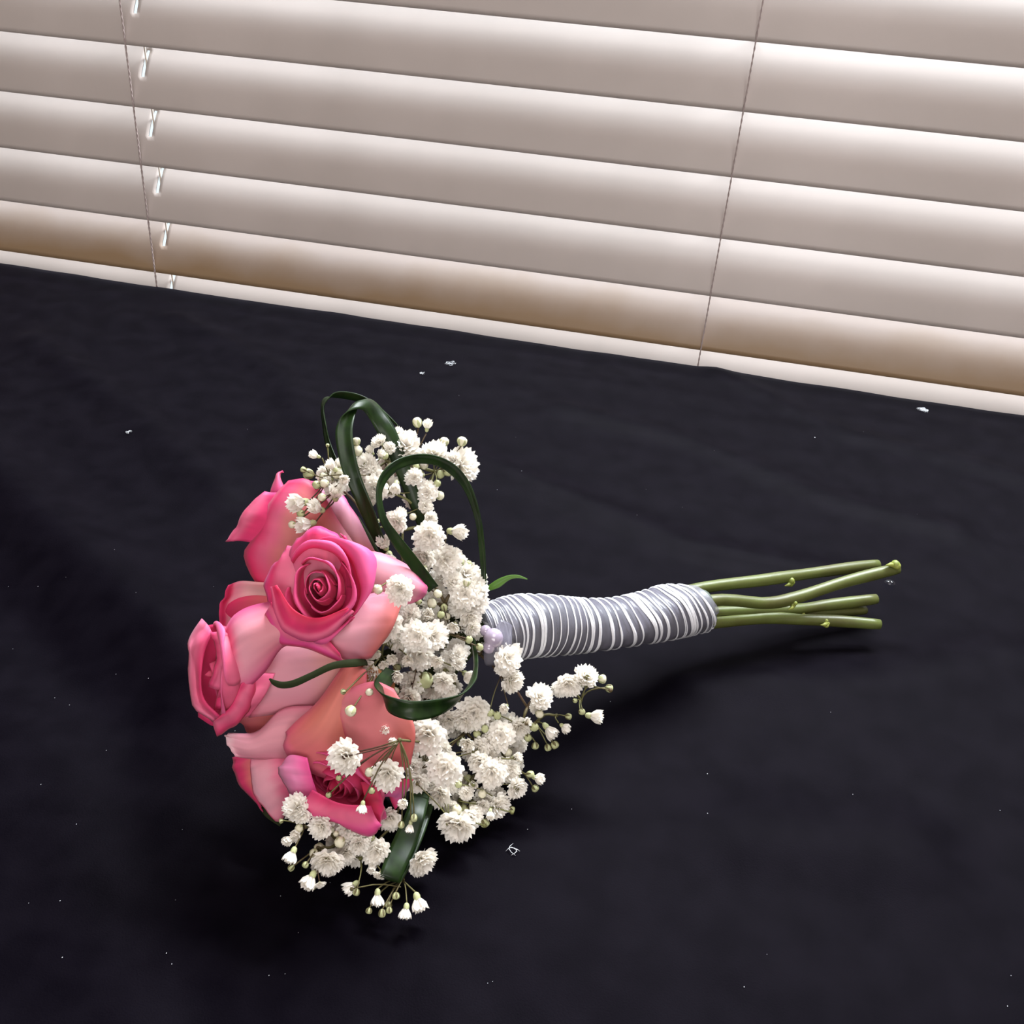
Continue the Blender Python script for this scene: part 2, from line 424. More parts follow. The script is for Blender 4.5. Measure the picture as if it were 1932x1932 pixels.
# ---- petals
HOT = (0.73, 0.045, 0.17); DEEP = (0.60, 0.014, 0.070); MAG = (0.74, 0.075, 0.29); PINK = (0.78, 0.155, 0.29)
PALE = (0.80, 0.38, 0.47); CREAM = (0.88, 0.68, 0.56); SALM = (0.72, 0.20, 0.18); ORNG = (0.66, 0.30, 0.13); VIO = (0.60, 0.16, 0.38)
def mixc(a, b, t):
    t = max(0, min(1, t)); return tuple(a[i] * (1 - t) + b[i] * t for i in range(3))
def stops(st, t):
    if t <= st[0][0]: return st[0][1]
    for (a, ca), (b, cb) in zip(st, st[1:]):
        if t <= b:
            k = (t - a) / (b - a); k = k * k * (3 - 2 * k); return mixc(ca, cb, k)
    return st[-1][1]
def grid_petal(P, C, parent, thick=0.00045, name='petal'):
    """P: (nv, nu, 3) points relative to the bouquet, C: (nv, nu, 3) colours"""
    nv, nu = P.shape[:2]
    bm = bmesh.new(); cl = bm.verts.layers.float_color.new('Col')
    V = [[bm.verts.new(P[j, i]) for i in range(nu)] for j in range(nv)]
    for j in range(nv):
        for i in range(nu): V[j][i][cl] = (*C[j, i], 1)
    for j in range(nv - 1):
        for i in range(nu - 1):
            try: bm.faces.new((V[j][i], V[j][i + 1], V[j + 1][i + 1], V[j + 1][i]))
            except ValueError: pass
    thicken(bm, thick)
    return from_bm(name, bm, M['petal'], parent)
def patch(parent, rows, D, bulge=4, du=0, dv=0, curl=0, st=None, side=0.0, sidecol=None, nu=17, nv=17, wav=0.6, seed=0):
    """outer petal: rows of image points from base to rim; D depth in m, the rest in mm"""
    rows = [catmull(r, nu) for r in rows]
    A = np.array(rows)                           # rows x nu x 2
    cols = [catmull(A[:, i], nv) for i in range(nu)]
    G = np.array(cols).transpose(1, 0, 2)        # nv x nu x 2
    P = np.zeros((nv, nu, 3)); C = np.zeros((nv, nu, 3))
    st = st or [(0, CREAM), (0.4, PALE), (0.8, PINK), (1, MAG)]
    for j in range(nv):
        for i in range(nu):
            u = i / (nu - 1); v = j / (nv - 1)
            d = D * 1000 - bulge * (1 - (2 * u - 1) ** 2) * (0.35 + 0.65 * math.sin(PI * min(1, 0.15 + v * 0.8))) + du * (u - 0.5) + dv * (v - 0.5)
            d += curl * max(0, (v - 0.82) / 0.18) ** 2
            n1 = noise.noise(Vector((u * 3.1 + seed * 7.7, v * 2.3, seed * 3.3)))
            n2 = noise.noise(Vector((u * 8 + seed, v * 1.5, seed * 1.3 + 5)))
            d += wav * (n1 * 1.4 + n2 * 0.7 * v)
            gx, gy = G[j, i]
            e = v ** 3 * 2.2
            gx += e * noise.noise(Vector((u * 6, seed * 2.1, 9))) * 2; gy += e * noise.noise(Vector((u * 6, seed * 2.1, 19))) * 2
            q = pt(gx, gy, d / 1000)
            P[j, i] = q - BO
            c = stops(st, v + 0.05 * noise.noise(Vector((u * 9, v * 2, seed + 2.0))))
            if side: c = mixc(c, sidecol or MAG, side * abs(2 * u - 1) ** 3.5)
            streak = 1 + 0.16 * noise.noise(Vector((u * 26, v * 1.6, seed + 30)))
            C[j, i] = [min(1, x * streak) for x in c]
    return grid_petal(P, C, parent)
def core(parent, c, axis, R, H, N, ell=(1, 1), rot=0, deep=1.0, outer=None, seed=0, drop=0.25, flare=0.34):
    """spiral of petals that forms the heart of a rose; c is the centre of its opening"""
    axis = axis.normalized(); uu = (rt - axis * rt.dot(axis)).normalized(); vv = axis.cross(uu)
    uu, vv = uu * math.cos(rot) + vv * math.sin(rot), vv * math.cos(rot) - uu * math.sin(rot)
    rnd = random.Random(seed)
    for n in range(N):
        f = n / (N - 1)
        rr = R * (0.09 + 0.91 * f ** 1.3); ox = R * 0.10 * rnd.uniform(-1, 1) * f; oy = R * 0.10 * rnd.uniform(-1, 1) * f
        hw = math.radians(118 - 50 * f ** 0.8)
        phi = n * 2.399 + rnd.uniform(-.45, .45)
        ztop_ = R * (0.10 - 0.12 * min(1, f / 0.5) - drop * max(0, f - 0.55) / 0.45) + R * rnd.uniform(-0.10, 0.08)
        close = 0.42 * (1 - f); fl = flare * f * f
        nu, nv = 21, 15
        P = np.zeros((nv, nu, 3)); C = np.zeros((nv, nu, 3))
        wob = rnd.uniform(0.02, 0.06); tipk = rnd.uniform(0.0, 0.10)
        for j in range(nv):
            for i in range(nu):
                s = 2 * i / (nu - 1) - 1; t = j / (nv - 1)
                tm = 1 - 0.20 * abs(s) ** 2.6 + tipk * math.exp(-(s / 0.25) ** 2) * 0.8 + wob * noise.noise(Vector((s * 2.2, n * 3.1, seed)))
                tt = t * tm
                bowl = (1 - (1 - min(1, tt / 0.62)) ** 2.4)
                r = rr * bowl * (1 - close * max(0, (tt - 0.6) / 0.4)) + rr * fl * max(0, (tt - 0.68) / 0.32) ** 2
                r *= 1 + 0.13 * s * (0.5 + 0.5 * (1 - f)) + 0.11 * noise.noise(Vector((math.cos(phi + s * hw) * 1.4, math.sin(phi + s * hw) * 1.4, seed * 1.9 + n * 0.35))) + 0.05 * noise.noise(Vector((s * 2, tt * 2, n * 1.7 + seed)))
                z = -H + (ztop_ + H) * tt
                z -= 0.16 * R * f * max(0, (tt - 0.85) / 0.15) ** 2
                ang = phi + s * hw * (0.75 + 0.25 * math.sin(PI * min(1, tt * 0.8)))
                q = c + uu * ((r * math.cos(ang) + ox * tt) * ell[0]) + vv * ((r * math.sin(ang) + oy * tt) * (ell[1] + 0.35 * (1 - f))) + axis * z
                P[j, i] = q - BO
                edge = max(0, (tt - 0.72) / 0.28)
                inner = mixc(DEEP, HOT, min(1, f * 1.3))
                base = mixc(inner, outer or PINK, max(0, f - 0.55) / 0.45 * 0.8)
                cc = mixc(base, mixc((0.74, 0.045, 0.16), (0.80, 0.13, 0.36), f), edge ** 1.3)
                cc = mixc(cc, PALE, (1 - deep))
                k = 1 + 0.10 * noise.noise(Vector((s * 14, tt * 2, n + seed)))
                C[j, i] = [min(1, x * k) for x in cc]
        grid_petal(P, C, parent, 0.0004)
BIND = pt(918, 1190, 0.412)
def rose_part(base, label=None):
    """the green receptacle, sepals and upper stem of a rose; its petals become children"""
    bm = bmesh.new()
    ax = (BIND - base).normalized()
    mid = base.lerp(BIND, 0.5) + Vector((0, 0, 0.003))
    crv = [Vector(p) for p in catmull([base, base + ax * 0.012, mid, BIND], 14)]
    tube(bm, crv, [0.0062, 0.0066, 0.0050, 0.0032] + [0.0024] * 10, 8, off=BO)
    for k in range(5):
        a = k * 2 * PI / 5
        o1 = ax.orthogonal().normalized(); o2 = ax.cross(o1)
        dr = o1 * math.cos(a) + o2 * math.sin(a)
        pts_ = [base + ax * 0.006 + dr * 0.005, base - ax * 0.002 + dr * 0.011, base - ax * 0.010 + dr * 0.0165, base - ax * 0.016 + dr * 0.019]
        tube(bm, pts_, [0.0016, 0.0020, 0.0013, 0.0003], 6, off=BO)
    o = from_bm('rose', bm, M['sepal'], bouquet)
    if label: o['label'] = label
    return o

def cdir(x, y, z):   # direction from image right, image down, towards camera
    return (rt * x - up * y - fw * z).normalized()

# rose with its open face towards the camera
r1 = rose_part(pt(660, 1130, 0.398), 'wide open deep pink rose facing the viewer')
core(r1, pt(598, 1108, 0.352), cdir(-0.10, -0.16, 1), 0.0142, 0.015, 14, (1.0, 1.12), 0.4, 1.0, HOT, 3, drop=0.22, flare=0.34)
S_R1 = [(0, PALE), (0.5, PINK), (0.85, HOT), (1, MAG)]
patch(r1, [[(560, 1120), (600, 1130), (640, 1110)], [(545, 1050), (600, 1040), (655, 1045)], [(560, 1016), (600, 992), (640, 1010)]], .363, 3, 0, -2, 2, S_R1, 0.5, seed=1)
patch(r1, [[(600, 1060), (620, 1110), (620, 1160)], [(650, 1020), (670, 1090), (655, 1165)], [(642, 1006), (702, 1078), (672, 1165)]], .364, 2, 0, -1, 2, [(0, DEEP), (0.55, HOT), (0.85, HOT), (1, PINK)], 0.4, seed=2)
patch(r1, [[(620, 1050), (600, 1110), (600, 1160)], [(545, 1030), (530, 1100), (545, 1175)], [(548, 1042), (503, 1090), (515, 1165)]], .364, 2, 0, -1, 2, S_R1, 0.4, seed=3)
patch(r1, [[(640, 1060), (650, 1110), (635, 1170)], [(700, 1040), (712, 1095), (695, 1158)], [(755, 1058), (762, 1102), (742, 1146)], [(787, 1082), (807, 1118), (775, 1140)]], .376, 6, 0, 6, 2, [(0, PINK), (0.25, PALE), (0.85, PALE), (1, MAG)], 0.25, seed=4)
patch(r1, [[(765, 1118), (740, 1185), (700, 1240)], [(705, 1120), (685, 1190), (668, 1246)], [(650, 1140), (640, 1195), (645, 1240)], [(615, 1160), (600, 1198), (625, 1228)]], .366, 7, -2, -6, 0, [(0, SALM), (0.35, PALE), (0.75, PALE), (0.9, PINK), (1, HOT)], 0.35, seed=5)
patch(r1, [[(512, 1136), (550, 1180), (605, 1195), (642, 1234)], [(508, 1146), (540, 1196), (598, 1210), (644, 1241)], [(503, 1156), (521, 1210), (580, 1223), (646, 1249)]], .357, 2, 2, 1, 2, [(0, HOT), (0.5, PINK), (0.8, MAG), (1, HOT)], 0.0, seed=6)
patch(r1, [[(522, 1104), (555, 1150), (600, 1166), (655, 1146)], [(516, 1106), (545, 1174), (602, 1189), (664, 1150)], [(511, 1108), (533, 1188), (605, 1206), (671, 1153)]], .3535, 1.5, 0, 1.5, 1.5, [(0, DEEP), (0.5, HOT), (0.8, PINK), (1, MAG)], 0.0, seed=7)

# rose at the upper left, seen from the side
r2 = rose_part(pt(680, 1070, 0.405), 'side view rose with a curled left petal at the upper left')
core(r2, pt(520, 975, 0.412), cdir(-0.85, -0.5, -0.25), 0.0120, 0.020, 9, (1, 1), 0.2, 0.9, PINK, 11)
patch(r2, [[(640, 990), (670, 1030), (690, 1070), (680, 1120), (660, 1150)], [(610, 935), (600, 980), (600, 1040), (600, 1090), (590, 1140)], [(580, 905), (555, 950), (535, 1010), (530, 1070), (535, 1125)], [(545, 908), (516, 938), (487, 1002), (460, 1051), (497, 1118)]], .392, 7, 4, 2, 2, [(0, PALE), (0.3, SALM), (0.62, (0.76, 0.27, 0.26)), (0.82, PINK), (0.95, HOT)], 0.95, HOT, seed=8)
patch(r2, [[(535, 930), (520, 965), (500, 1000), (480, 1024)], [(512, 930), (490, 965), (470, 992), (452, 1020)], [(500, 928), (464, 962), (451, 987), (427, 1023)]], .394, 3, 0, 4, 3, [(0, HOT), (0.35, HOT), (0.75, PINK), (1, HOT)], 0.3, seed=9)
patch(r2, [[(505, 950), (522, 948), (545, 925)], [(511, 922), (523, 920), (537, 918)], [(518, 904), (524, 902), (530, 903)], [(522, 893), (526, 892), (530, 894)], [(533, 888), (535, 889), (535, 891)]], .400, 2, 0, 5, 0, [(0, MAG), (0.6, PINK), (1, HOT)], 0.4, HOT, nu=9, seed=10, wav=.2)
patch(r2, [[(640, 1110), (690, 1110), (735, 1085)], [(610, 1010), (650, 1025), (705, 1035)], [(585, 906), (642, 930), (680, 985)]], .400, 5, 0, 2, 2, [(0, SALM), (0.35, SALM), (0.75, PALE), (0.93, (0.85, 0.42, 0.60)), (1, MAG)], 0.3, seed=11)

# rose hidden between, showing one cream petal
r4 = rose_part(pt(640, 1190, 0.408), 'half hidden rose showing a cream petal with a pink edge')
patch(r4, [[(540, 1100), (560, 1150), (540, 1200)], [(490, 1098), (490, 1140), (480, 1200)], [(455, 1096), (445, 1140), (440, 1205)], [(432, 1104), (414, 1148), (417, 1205)]], .392, -4, 0, 2, -3, [(0, CREAM), (0.45, (0.9, 0.68, 0.66)), (0.72, PALE), (0.9, HOT), (1, HOT)], 0.35, HOT, seed=12)
patch(r4, [[(560, 1110), (560, 1150), (560, 1200)], [(490, 1110), (480, 1150), (480, 1210)], [(430, 1120), (425, 1160), (430, 1215)]], .397, 3, 0, 0, 0, [(0, SALM), (1, HOT)], seed=13)

# rose on the left, opening to the left
r3 = rose_part(pt(650, 1262, 0.398), 'rose opening sideways at the far left')
core(r3, pt(398, 1272, 0.366), cdir(-1, 0.10, 0.42), 0.0165, 0.013, 13, (1.0, 1.0), 0.2, 0.9, PINK, 21, drop=0.12, flare=0.22)
patch(r3, [[(440, 1185), (450, 1270), (440, 1365)], [(405, 1178), (405, 1270), (405, 1370)], [(370, 1185), (364, 1270), (375, 1352)]], .372, 0, 0, 2, 0, [(0, HOT), (1, HOT)], seed=41)
patch(r3, [[(520, 1270), (500, 1310), (470, 1350)], [(480, 1275), (468, 1318), (440, 1356)], [(450, 1296), (440, 1325), (412, 1356)]], .367, 4, 0, 0, 0, [(0, PINK), (0.5, PINK), (1, HOT)], 0.2, seed=42)
patch(r3, [[(672, 1230), (676, 1255), (665, 1275)], [(600, 1195), (605, 1262), (610, 1330)], [(530, 1200), (530, 1270), (525, 1345)], [(482, 1215), (484, 1280), (468, 1352)]], .374, 8, 2, -4, 2, [(0, SALM), (0.22, (0.80, 0.38, 0.36)), (0.5, PALE), (0.86, PALE), (1, PINK)], 0.35, (0.75, 0.20, 0.28), seed=14)
patch(r3, [[(600, 1165), (590, 1190), (565, 1212)], [(535, 1138), (532, 1185), (530, 1222)], [(480, 1143), (478, 1205), (500, 1266)], [(443, 1162), (450, 1225), (462, 1300)], [(424, 1193), (433, 1245), (412, 1312)]], .362, 7, -3, -1, 2, [(0, SALM), (0.3, (0.76, 0.30, 0.36)), (0.7, PALE), (0.88, PINK), (0.97, HOT)], 1.0, MAG, seed=15)
patch(r3, [[(455, 1290), (445, 1315), (432, 1336), (408, 1356)], [(474, 1280), (460, 1318), (440, 1348), (402, 1366)], [(482, 1286), (474, 1332), (447, 1366), (409, 1388)]], .361, 2, 2, 3, 2, [(0, HOT), (0.5, PINK), (1, HOT)], 0, seed=16)
patch(r3, [[(400, 1194), (386, 1230), (380, 1280), (386, 1320), (414, 1350)], [(395, 1182), (371, 1218), (368, 1265), (374, 1325), (410, 1356)], [(383, 1167), (360, 1208), (358, 1243), (364, 1328), (405, 1362)]], .363, 1.5, -2, 3, 3, [(0, HOT), (0.5, PINK), (1, (0.80, 0.24, 0.38))], 0.2, seed=17, wav=1.6)
patch(r3, [[(445, 1200), (445, 1240), (425, 1300)], [(420, 1193), (425, 1240), (408, 1300)], [(399, 1193), (410, 1235), (396, 1295)]], .361, 2, 0, -1, 1, [(0, PINK), (0.6, PINK), (1, HOT)], 0.2, seed=18)
patch(r3, [[(470, 1200), (468, 1250), (450, 1320)], [(440, 1196), (440, 1260), (425, 1335)], [(418, 1200), (420, 1260), (405, 1340)]], .365, 2, 0, 0, 1, [(0, PINK), (1, HOT)], 0.2, seed=19)

# big salmon rose beneath and the deep pink rose at the bottom
r6 = rose_part(pt(745, 1330, 0.394), 'salmon toned rose with large smooth outer petals')
patch(r6, [[(610, 1318), (612, 1350), (610, 1390)], [(540, 1322), (535, 1360), (540, 1395)], [(462, 1340), (456, 1364), (485, 1398)]], .384, 3, 0, 0, 0, [(0, SALM), (0.6, SALM), (1, (0.7, 0.18, 0.22))], seed=20)
patch(r6, [[(668, 1250), (705, 1256), (745, 1285)], [(640, 1310), (690, 1325), (742, 1325)], [(625, 1360), (680, 1380), (735, 1365)]], .374, 2, 0, 0, 0, [(0, ORNG), (0.6, ORNG), (1, SALM)], seed=21)
patch(r6, [[(645, 1262), (668, 1253), (690, 1265)], [(600, 1325), (640, 1320), (690, 1325)], [(560, 1362), (600, 1390), (690, 1410)], [(541, 1382), (545, 1430), (640, 1480)]], .364, 6, 2, -2, 1, [(0, SALM), (0.5, (0.69, 0.21, 0.165)), (0.88, (0.68, 0.17, 0.19)), (1, PINK)], 0.6, HOT, seed=22)
patch(r6, [[(742, 1300), (782, 1370), (775, 1440)], [(706, 1286), (738, 1375), (745, 1470)], [(660, 1300), (680, 1380), (720, 1480)], [(642, 1316), (636, 1355), (680, 1470)]], .361, 5, 2, 0, 2, [(0, SALM), (0.6, (0.64, 0.18, 0.20)), (0.88, (0.80, 0.28, 0.30)), (1, HOT)], 0.3, seed=23)
patch(r6, [[(605, 1332), (585, 1380), (570, 1435)], [(535, 1338), (520, 1385), (515, 1432)], [(485, 1382), (475, 1405), (470, 1430)], [(430, 1386), (424, 1394), (441, 1428)]], .371, 4, 0, 2, -2, [(0, (0.75, 0.30, 0.36)), (0.4, (0.80, 0.36, 0.44)), (0.85, PALE), (1, (0.9, 0.62, 0.68))], 0.3, seed=24)
r5 = rose_part(pt(745, 1415, 0.392), 'deep pink rose facing down at the bottom of the bouquet')
patch(r5, [[(570, 1405), (560, 1440), (540, 1480)], [(520, 1415), (508, 1455), (500, 1500)], [(480, 1420), (474, 1460), (490, 1515)], [(440, 1427), (449, 1472), (500, 1530)]], .379, 4, 0, 0, 2, [(0, SALM), (0.6, SALM), (0.9, HOT), (1, HOT)], 0.4, HOT, seed=25)
patch(r5, [[(585, 1410), (590, 1450), (580, 1500)], [(530, 1412), (530, 1460), (545, 1520)], [(485, 1428), (492, 1480), (532, 1546)], [(474, 1432), (478, 1490), (520, 1547)]], .374, 6, 0, 0, 0, [(0, SALM), (0.3, PINK), (0.55, PALE), (0.9, (0.8, 0.42, 0.52)), (1, HOT)], 0.5, HOT, seed=26)
patch(r5, [[(560, 1420), (540, 1460), (560, 1510)], [(640, 1430), (630, 1480), (620, 1545)], [(712, 1480), (715, 1520), (705, 1560)]], .369, 0, 0, 0, 0, [(0, HOT), (1, HOT)], seed=43)
core(r5, pt(628, 1488, 0.362), cdir(-0.35, 0.60, 0.80), 0.0145, 0.014, 14, (1.28, 0.88), -0.62, 1.0, PINK, 31, drop=0.15, flare=0.22)
patch(r5, [[(580, 1430), (590, 1470), (600, 1500)], [(548, 1425), (560, 1470), (575, 1510)], [(533, 1440), (529, 1460), (553, 1505)]], .357, 2, 0, 0, 2, [(0, MAG), (0.6, (0.72, 0.22, 0.42)), (1, (0.72, 0.28, 0.46))], 0.2, MAG, seed=27)
patch(r5, [[(590, 1455), (640, 1440), (680, 1470)], [(565, 1425), (620, 1420), (670, 1450)], [(550, 1424), (590, 1411), (650, 1440)]], .366, 2, 0, 0, 1, [(0, HOT), (1, VIO)], 0.2, seed=28)
patch(r5, [[(590, 1490), (640, 1515), (700, 1520)], [(570, 1515), (625, 1535), (710, 1545)], [(555, 1500), (585, 1541), (640, 1552), (695, 1577), (719, 1556)]], .352, 2, 3, 2, 2, [(0, HOT), (0.5, PINK), (1, MAG)], 0.2, seed=29)
patch(r5, [[(680, 1475), (690, 1515), (690, 1550)], [(708, 1475), (715, 1515), (714, 1555)], [(718, 1485), (724, 1520), (717, 1566)]], .360, 1, 0, 2, 2, [(0, DEEP), (1, HOT)], 0.2, seed=30)
patch(r5, [[(700, 1470), (740, 1468), (780, 1470)], [(708, 1500), (735, 1500), (765, 1495)], [(718, 1510), (730, 1492), (746, 1528)]], .372, 2, 0, 0, 1, [(0, HOT), (0.6, VIO), (1, HOT)], 0.2, seed=31)

# ---- baby's breath: three kinds of flower heads, several meshes of each
def frill_mesh(name, seed, rings=((4, 0.28, 1.0), (7, 0.52, 0.95), (9, 0.76, 0.70), (11, 0.94, 0.36), (10, 1.04, 0.02)), cup=0.0):
    """double flower of unit radius, its axis along +Z"""
    rnd = random.Random(seed); bm = bmesh.new()
    for (n, rad, hgt) in rings:
        for k in range(n):
            a = 2 * PI * (k + rnd.uniform(-.25, .25)) / n + rad * 5
            R_ = rad * rnd.uniform(0.85, 1.12); z1 = hgt * 0.62 * rnd.uniform(0.8, 1.15) + cup * 0.4
            wd = (0.24 + 0.16 * rad) * rnd.uniform(0.85, 1.15)
            ca, sa = math.cos(a), math.sin(a)
            V_ = []
            for j, (t, wj) in enumerate(((0.0, 0.12), (0.45, 0.62), (0.8, 1.0), (1.0, 0.92))):
                row = []
                for i in range(5):
                    s = i / 2 - 1
                    r = R_ * t * (1 - cup * 0.35 * t)
                    if j == 3: r += 0.09 * (1 if i in (1, 3) else -0.9 if i == 2 else -0.5) * rad + rnd.uniform(-.03, .03)
                    y = s * wd * wj
                    z = -0.30 + (z1 + 0.30) * t ** (0.7 + 0.5 * rad) + 0.10 * (1 if (i % 2) else -1) * t * rnd.uniform(0.5, 1.3) - 0.12 * s * s
                    row.append(bm.verts.new((r * ca - y * sa, r * sa + y * ca, z)))
                V_.append(row)
            for j in range(3):
                for i in range(4): bm.faces.new((V_[j][i], V_[j][i + 1], V_[j + 1][i + 1], V_[j + 1][i]))
    calyx(bm, 0.30, -0.62, 1)
    me = bpy.data.meshes.new(name); bm.to_mesh(me); bm.free()
    for m_ in (M['white'], M['gbud']): me.materials.append(m_)
    me.polygons.foreach_set('use_smooth', [True] * len(me.polygons)); return me
def calyx(bm, r, z0, mi):
    n = 10; prof = [(0.08, z0 - 0.10), (r * 0.75, z0 + 0.02), (r, z0 + 0.25), (r * 0.95, z0 + 0.48)]
    V_ = []
    for q, (rr, z) in enumerate(prof):
        V_.append([bm.verts.new((rr * math.cos(2 * PI * k / n), rr * math.sin(2 * PI * k / n), z + (0.14 if (q == 3 and k % 2) else 0))) for k in range(n)])
    for q in range(3):
        for k in range(n):
            f = bm.faces.new((V_[q][k], V_[q][(k + 1) % n], V_[q + 1][(k + 1) % n], V_[q + 1][k])); f.material_index = mi
    f = bm.faces.new(list(reversed(V_[0]))); f.material_index = mi
def bud_mesh(name, seed, mats, sepal=True, fold=5, amp=0.07):
    rnd = random.Random(seed); bm = bmesh.new()
    res = bmesh.ops.create_uvsphere(bm, u_segments=15, v_segments=10, radius=0.92)
    for v in res['verts']:
        a = math.atan2(v.co.y, v.co.x); zz = v.co.z
        k = 1 + amp * math.cos(fold * a + zz * 2.0) * (0.4 + 0.6 * max(0, zz))
        v.co.x *= k; v.co.y *= k
        if zz > 0.6: v.co.z -= 0.35 * (zz - 0.6)
        if zz < -0.3: v.co.z = -0.3 + (zz + 0.3) * 1.15
    if sepal:
        for k in range(5):
            a = 2 * PI * k / 5 + 0.3; V_ = []
            for (th, wd) in ((-80, 0.10), (-50, 0.36), (-15, 0.32), (15, 0.16), (32, 0.02)):
                t = math.radians(th); row = []
                for s in (-1, 0, 1):
                    aa = a + s * wd
                    rr = 1.0
                    row.append(bm.verts.new((rr * math.cos(t) * math.cos(aa), rr * math.cos(t) * math.sin(aa), rr * math.sin(t) * (1.1 if th < -30 else 1))))
                V_.append(row)
            for j in range(4):
                for i in range(2):
                    f = bm.faces.new((V_[j][i], V_[j][i + 1], V_[j + 1][i + 1], V_[j + 1][i])); f.material_index = 1
    me = bpy.data.meshes.new(name); bm.to_mesh(me); bm.free()
    for m_ in mats: me.materials.append(m_)
    me.polygons.foreach_set('use_smooth', [True] * len(me.polygons)); return me
FR = [frill_mesh('blossom', 40 + i) for i in range(4)]
CU = [frill_mesh('half_open_blossom', 60 + i, ((3, 0.25, 1.25), (5, 0.5, 1.25), (7, 0.78, 1.1)), 0.55) for i in range(2)]
BU = [bud_mesh('cream_bud', 70 + i, (M['cream'], M['gbud'])) for i in range(2)]
CB = [frill_mesh('closed_blossom', 90 + i, ((3, 0.30, 1.35), (5, 0.62, 1.25), (7, 0.92, 0.85)), 0.85) for i in range(3)]
GB = [bud_mesh('green_bud', 80 + i, (M['gbud'], M['twig']), True, 5) for i in range(2)]

def DF(x, y):
    d = 0.398 - 0.00013 * max(0, 880 - x) + 0.00005 * max(0, x - 900)
    if y > 1380: d -= 0.00006 * (y - 1380)
    if y < 1000: d += 0.00007 * (1000 - y)
    return min(d, tabd(x, y, 0.006))
# x, y, radius in image units, kind, facing (image right, image down, towards viewer), depth or None
# kinds: B full blossom, H half open blossom from the side, C cream bud, G green bud
FL = {}
FL['top'] = ((770, 1190), [(790, 960), (740, 930), (770, 880), (820, 890), (700, 890), (640, 920), (620, 900), (700, 1000), (760, 1000), (830, 1000), (730, 800 + 70)], [
 (597, 860, 12, 'C', (-1, -.4, .4)), (787, 796, 10, 'C', (-.3, -1, .2)), (806, 806, 13, 'C', (.2, -1, .3)), (838, 833, 10, 'C', (.2, -1, .4)), (872, 832, 10, 'C', (.2, -1, .3)),
 (672, 832, 9, 'C', (-.2, -1, .3)), (701, 853, 12, 'C', (-.4, -.6, .6)), (718, 860, 12, 'C', (.3, -.5, .8)), (775, 818, 7, 'C', (0, -1, .3)), (674, 850, 11, 'C', (.2, -.5, .8)),
 (581, 894, 11, 'G', (-1, -.2, .4)), (572, 886, 6, 'G', (-1, -.5, .4)), (597, 915, 9, 'G', (-.6, .2, .8)), (607, 938, 8, 'C', (-.5, 0, .8)), (618, 840, 4, 'G', (0, -1, .2)),
 (628, 882, 14, 'H', (-.5, -.6, .5)), (641, 878, 13, 'C', (.2, -.8, .6)), (622, 905, 13, 'H', (-.4, .1, .8)), (648, 903, 14, 'C', (.3, .2, .8)), (612, 912, 9, 'C', (-.2, .1, 1)), (636, 893, 11, 'C', (0, 0, 1)),
 (766, 838, 25, 'B', (.1, -.3, .9)), (748, 817, 14, 'B', (-.3, -.7, .5)), (714, 832, 15, 'B', (-.5, -.6, .5)), (733, 845, 13, 'B', (-.2, -.3, .9)), (819, 853, 24, 'B', (.1, -.8, .6)), (798, 862, 14, 'B', (-.2, -.1, .9)),
 (873, 876, 29, 'B', (.6, -.2, .7)), (853, 868, 16, 'B', (-.3, -.3, .8)), (689, 876, 20, 'B', (-.3, -.3, .8)), (700, 898, 22, 'B', (0, 0, 1)), (707, 922, 20, 'B', (.1, .3, .9)), (700, 940, 13, 'B', (.1, .5, .9)),
 (747, 915, 15, 'H', (-.1, .7, .7)), (569, 948, 24, 'H', (-.6, .1, .8), .371), (634, 934, 21, 'H', (.2, -.6, .7), .374), (602, 960, 19, 'H', (-.5, -.3, .8), .371), (582, 988, 20, 'H', (-.7, .1, .6), .370),
 (567, 969, 8, 'G', (-.6, .2, .7), .370), (551, 990, 8, 'C', (-.5, .3, .8), .370), (806, 928, 20, 'B', (.1, -.1, 1)), (781, 900, 15, 'B', (-.1, -.2, 1)), (803, 955, 13, 'B', (.3, .1, .9)), (813, 978, 12, 'B', (.5, .1, .8)), (830, 935, 9, 'C', (.8, 0, .5)),
 (746, 985, 20, 'B', (-.3, .1, .9)), (757, 968, 11, 'B', (.3, -.4, .8)), (712, 984, 11, 'H', (-.6, .4, .6)), (779, 975, 8, 'C', (0, 0, 1)), (785, 880, 8, 'G', (0, 0, 1)), (792, 893, 8, 'G', (.2, .1, 1)), (831, 895, 9, 'G', (.3, 0, 1)), (825, 912, 8, 'G', (.2, .3, 1)), (800, 878, 9, 'C', (0, 0, 1)), (738, 882, 9, 'C', (.3, .1, .9)), (845, 890, 9, 'G', (.4, .2, .8)), (726, 860, 8, 'G', (.1, .1, 1))])
